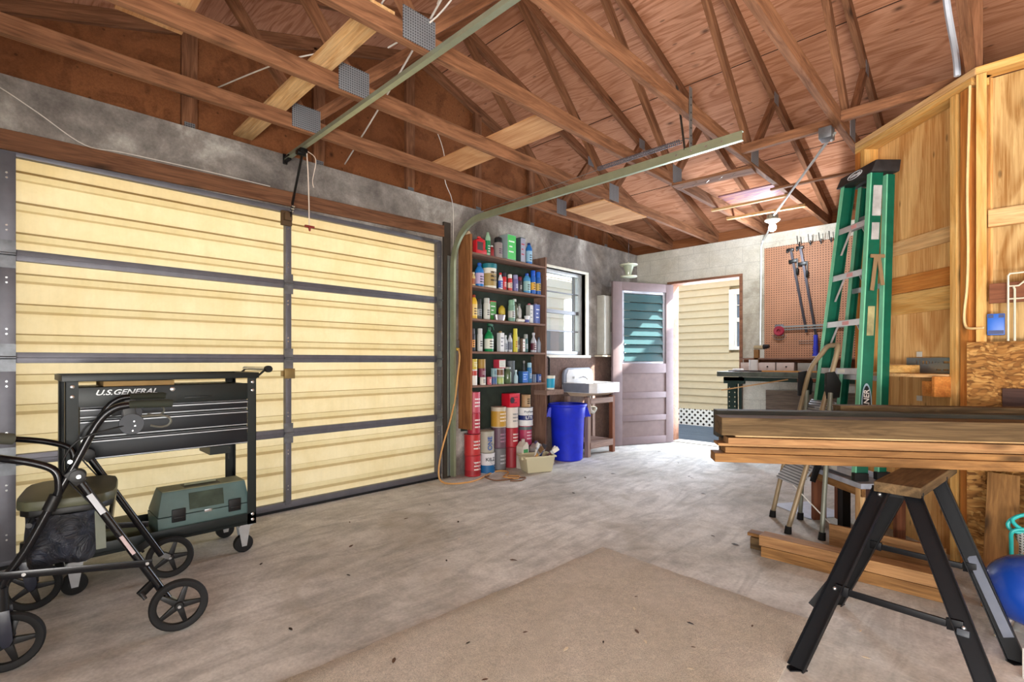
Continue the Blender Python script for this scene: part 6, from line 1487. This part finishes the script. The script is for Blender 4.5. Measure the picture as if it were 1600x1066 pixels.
for b, s_ in ((3.355, -1), (3.068, 1)):
    m = Mb(); m.prism([(-.035, -.10), (.05, -.09), (.06, .0), (.02, .07), (-.03, .06)], frame(D(1.945, b, .92), ea, UP), -.012, .012); m.build('side_bracket', M_blackp, so, bevel=.004)
    m = Mb(); m.prism([(-.03, -.10), (.0, -.11), (.06, .06), (.02, .07)], frame(D(1.85, b, .42), ea, UP), -.006, .006); m.build('hinge_plate', M_blackm, so, bevel=.002)
Mb().tube([D(1.80, 3.34, .30), D(1.93, 3.0, .05)], .004, 6).build('brace_rod', M_white, so)

# boards standing and lying behind the stool
lb = thing('low_bench', 'low rough wooden bench that carries the green ladder behind the step stool', 'bench', tuple(D(2.07, 3.1)))
board('bench_top', D(2.09, 2.80, .353), D(2.09, 3.40, .353), .29, .030, plain('pale blue grey bench top', (170, 176, 190), .7, var=.3), lb)
board('apron', D(1.96, 2.80, .315), D(1.96, 3.40, .315), .02, .045, M_lum, lb)
for (a_, b_, w__, t__, mm, nm) in ((2.03, 2.83, .10, .03, M_dkbrown, 'leg'), (1.963, 2.83, .03, .04, M_light, 'leg'), (2.04, 3.34, .085, .03, M_brown, 'leg'), (2.19, 3.36, .05, .03, M_brown, 'leg'), (2.19, 2.84, .05, .03, M_brown, 'leg')):
    board(nm, D(a_, b_, 0), D(a_, b_, .336), w__, t__, mm, lb, up=tuple(eb))
tag(Mb().boxm(Matrix.Translation(D(2.10, 3.18)) @ Matrix.Rotation(THETA, 4, 'Z'), -.02, .03, -.02, .03, 0, .30).build('black_bar', M_blackm), 'black upright bar standing under the low bench', 'bar')
tag(Mb().boxm(Matrix.Translation(D(2.1, 3.55)) @ Matrix.Rotation(THETA+.2, 4, 'Z'), -.16, .16, -.18, .18, .001, .004).build('paper_sheet', plain('pale blue paper', (196, 206, 220), .8)), 'pale crumpled paper sheet on the floor behind the step stool', 'paper')

# ---------------------------------------------------------------- lumber on the floor
loose('floor_lumber', (2.665, 2.868+.045, .029), (3.44, 2.868+.045, .029), .09, .056, M_lum, 'lower long timber lying on the floor under the sawhorse', 'lumber')
loose('floor_lumber', (2.655, 2.868+.045, .087), (3.44, 2.868+.045, .087), .09, .056, M_lum2, 'upper long timber lying on another on the floor under the sawhorse', 'lumber')
loose('floor_lumber', (2.56, 3.0, .075), (3.40, 3.02, .075), .07, .018, M_lum, 'thin slat sticking out past the left end of the floor timbers', 'lumber')
loose('floor_lumber', (2.58, 3.0, .033), (3.40, 3.02, .033), .10, .064, M_weath, 'dark short timber hidden under the thin slat on the floor', 'lumber')
loose('oak_board', D(1.82, 2.88, .06), D(2.16, 2.50, .06), .02, .12, M_lum2, 'reddish oak board standing on edge at the foot of the angled wall', 'board')

# ---------------------------------------------------------------- sawhorse and the lumber on it
shs = thing('sawhorse', 'black steel folding sawhorse with a short wooden top beam', 'sawhorse', tuple(D(1.55, 1.93)))
u_, p_ = V((.77, .64, 0)), V((.64, -.77, 0))
E0 = V((1.355, 1.775, 0))
def S_(t, b, z): q = E0+u_*t+p_*b; return D(q.x, q.y, z)
U_ = (S_(1, 0, 0)-S_(0, 0, 0)).normalized(); P_ = (S_(0, 1, 0)-S_(0, 0, 0)).normalized()
board('top_beam', S_(-.01, .005, .601), S_(.60, .005, .601), .135, .036, M_weath, shs, bevel=.003)
M_sh = plain('satin black sawhorse steel', (10, 11, 15), .45, .1, .3)
def leg(t0, b0, t1, b1, nm='leg'):
    a, b = S_(t0, b0, .583), S_(t1, b1, 0.0); d = (b-a).normalized(); sg = 1 if b1 > 0 else -1
    m = Mb()
    q = (P_ - d*P_.dot(d)).normalized(); w_ = d.cross(q).normalized()
    m.bar(a, b, .050, .003, up=w_.cross(d)) if 0 else None
    # channel: face plate plus two flanges
    for (x0, x1, y0, y1) in ((-.026, .026, -.0015, .0015), (-.026, -.023, 0, .02), (.023, .026, 0, .02)):
        m.hexa([a+q*x0+w_*y0, a+q*x1+w_*y0, a+q*x1+w_*y1, a+q*x0+w_*y1], [b+q*x0+w_*y0, b+q*x1+w_*y0, b+q*x1+w_*y1, b+q*x0+w_*y1])
    l_ = m.build(nm, M_sh, shs, smooth=False)
    m = Mb(); m.boxm(Matrix.Translation(b) @ Matrix.Rotation(THETA, 4, 'Z'), -.03, .03, -.015, .015, 0, .004); m.build('foot_plate', M_sh, l_)
    return a, b
NLa, NLb = leg(.02, -.045, -.33, -.20); NRa, NRb = leg(.02, .045, -.33, .335)
FLa, FLb = leg(.40, -.045, .30, -.28); FRa, FRb = leg(.40, .045, .30, .28)
def brace(a, b, c, d, t): 
    A, B = a.lerp(b, t), c.lerp(d, t); m = Mb(); mid = A.lerp(B, .5)-UP*.012
    m.bar(A, A.lerp(B, .12)-UP*.003, .012, .034); m.bar(A.lerp(B, .12)-UP*.003, A.lerp(B, .88)-UP*.003, .010, .022); m.bar(A.lerp(B, .88)-UP*.003, B, .012, .034)
    m.build('cross_brace', M_sh, shs, bevel=.002)
brace(NLa, NLb, NRa, NRb, .56); brace(FLa, FLb, FRa, FRb, .52)
m = Mb(); m.bar(NLa-P_*.03-U_*.0, NRa+P_*.03, .006, .03); m.build('top_bracket', M_sh, shs); m = Mb(); m.bar(FLa-P_*.03, FRa+P_*.03, .006, .03); m.build('top_bracket', M_sh, shs)
for a, b, t in ((NLa, NLb, .02), (NLa, NLb, .56), (NRa, NRb, .56)):
    p = a.lerp(b, t); Mb().ball(tuple(p-U_*.006), .007, 10, 6).build('bolt', M_chrome, shs)
Mb().bar(NLa.lerp(NLb, .42)+U_*.015, NLa.lerp(NLb, .72)+U_*.06-P_*.05, .03, .004, up=U_).build('folding_link', M_sh, shs)
Mb().bar(FRa.lerp(FRb, .45), FRa.lerp(FRb, .86)+P_*.01-U_*.02, .03, .004, up=U_).build('folding_link', plain('lit flange grey', (120, 126, 140), .4, .5), shs)  # paler grey stands for the lit flange of the leg
m = Mb(); kp = NRa.lerp(NRb, .56); m.bar(kp-U_*.02-UP*.01, kp+U_*.05-UP*.035, .03, .02); m.build('lock_knob', plain('grey lock knob', (58, 62, 68), .5), shs, bevel=.004)

LD = V((.985, -.173, 0)); LN = V((.173, .985, 0))
LU = (D(LD.x, LD.y)-D(0, 0)).normalized(); LP = (D(LN.x, LN.y)-D(0, 0)).normalized()
L0 = V((.871, 2.156, 0))
def L_(s, b, z): q = L0+LD*s+LN*b; return D(q.x, q.y, z)
def stackb(s0, s1, b0, b1, z0, z1, mat, label, name='stacked_lumber'):
    loose(name, L_(s0, (b0+b1)/2, (z0+z1)/2), L_(s1, (b0+b1)/2, (z0+z1)/2), b1-b0, z1-z0-.0005, mat, label, 'lumber', group='lumber stacked on the sawhorse')
stackb(.0, 1.75, .0, .09, .6200, .658, M_lum, 'bottom front board of the stack on the sawhorse, reaching furthest left')
stackb(.045, 1.80, .012, .10, .6585, .684, M_lum, 'second board up of the front lumber stack, set slightly back')
stackb(.02, 1.72, .03, .12, .6845, .697, M_lum2, 'thin dark edged board in the middle of the lumber stack')
stackb(.055, 1.78, .005, .09, .6975, .7245, M_lum2, 'bright tan board just under the big timber of the stack')
stackb(.09, 1.6, .03, .12, .7250, .7345, M_light, 'thinnest pale slat directly under the big timber')
stackb(.028, 1.85, .0, .135, .735, .811, M_weath, 'thick weathered green brown timber on top of the lumber stack')
stackb(.07, 1.85, .16, .25, .62, .70, M_weath, 'weathered timber behind the stack front, low')
stackb(.05, 1.85, .19, .27, .7005, .824, wood('black stained timber', (74, 72, 62), (52, 50, 44)), 'dark grey black timber at the back of the lumber stack')
stackb(.62, 1.55, .30, .38, .62, .845, M_weath, 'tall weathered board on edge furthest back in the stack')

# ---------------------------------------------------------------- right edge: blue dome stool, teal cord basket
bs = thing('blue_dome', 'shiny deep blue rounded dome seat at the right edge behind the sawhorse', 'stool', tuple(D(1.942, 1.88)))
c_ = D(1.942, 1.88, .192)
g = NG('worn blue enamel'); n = g.noise(g.coord(), 6, 5, .6); g.fin(g.mix(g.ramp(n, [(.45, 0.), (.75, .5)]), srgb(20, 62, 150), srgb(120, 130, 150)), .25, .1, .6); M_dome = g.m
Mb().ball(tuple(c_), .135, 32, 20, 1, 1, .95).build('dome', M_dome, bs)
for k in range(4):
    a = k*PI/2+.4; Mb().tube([c_+V((.06*math.cos(a), .06*math.sin(a), -.11)), c_+V((.10*math.cos(a), .10*math.sin(a), -.191))], .011, 10).build('leg', M_chrome, bs)
bk_ = thing('wire_basket', 'white perforated plastic basket hung on the leaning board above the blue dome', 'basket', tuple(D(2.27, 2.16, .2)))
cb = D(2.27, 2.15, .18)
M_bask = dots('perforated white plastic', (214, 216, 214), (70, 78, 80), .012, .0035, ('X', 'Z'), .5)
Mb().lathe([(.055, .0), (.07, .01), (.082, .12), (.086, .125), (.086, .13), (.078, .13), (.066, .014)], tuple(cb), 30, sy=.6).build('basket_body', M_bask, bk_)
tcd = tag(Mb().tube([cb+V((.03, 0, .10)), cb+V((-.02, -.02, .135)), cb+V((-.085, -.03, .13)), cb+V((-.105, -.03, .16)), cb+V((-.07, -.02, .20)), cb+V((0, .0, .205)), cb+V((.06, .02, .17)), cb+V((.02, -.02, .142)), cb+V((-.06, -.05, .15)), cb+V((-.09, -.04, .185)), cb+V((-.03, -.02, .215)), cb+V((.05, .0, .19)), cb+V((-.02, -.04, .16)), cb+V((-.088, -.06, .14)), cb+V((-.095, -.055, .08)), cb+V((-.092, -.05, -.02))], .0075, 10, smooth=6).build('teal_cord', plain('teal rubber cord', (32, 164, 160), .4)), 'coiled teal green cord lying in and over the white basket', 'cord')
loose('white_post', D(1.72, 1.66, 0), D(1.72, 1.66, .10), .05, .02, M_white, 'short white strip standing at the very bottom right corner', 'strip', up=tuple(eb))
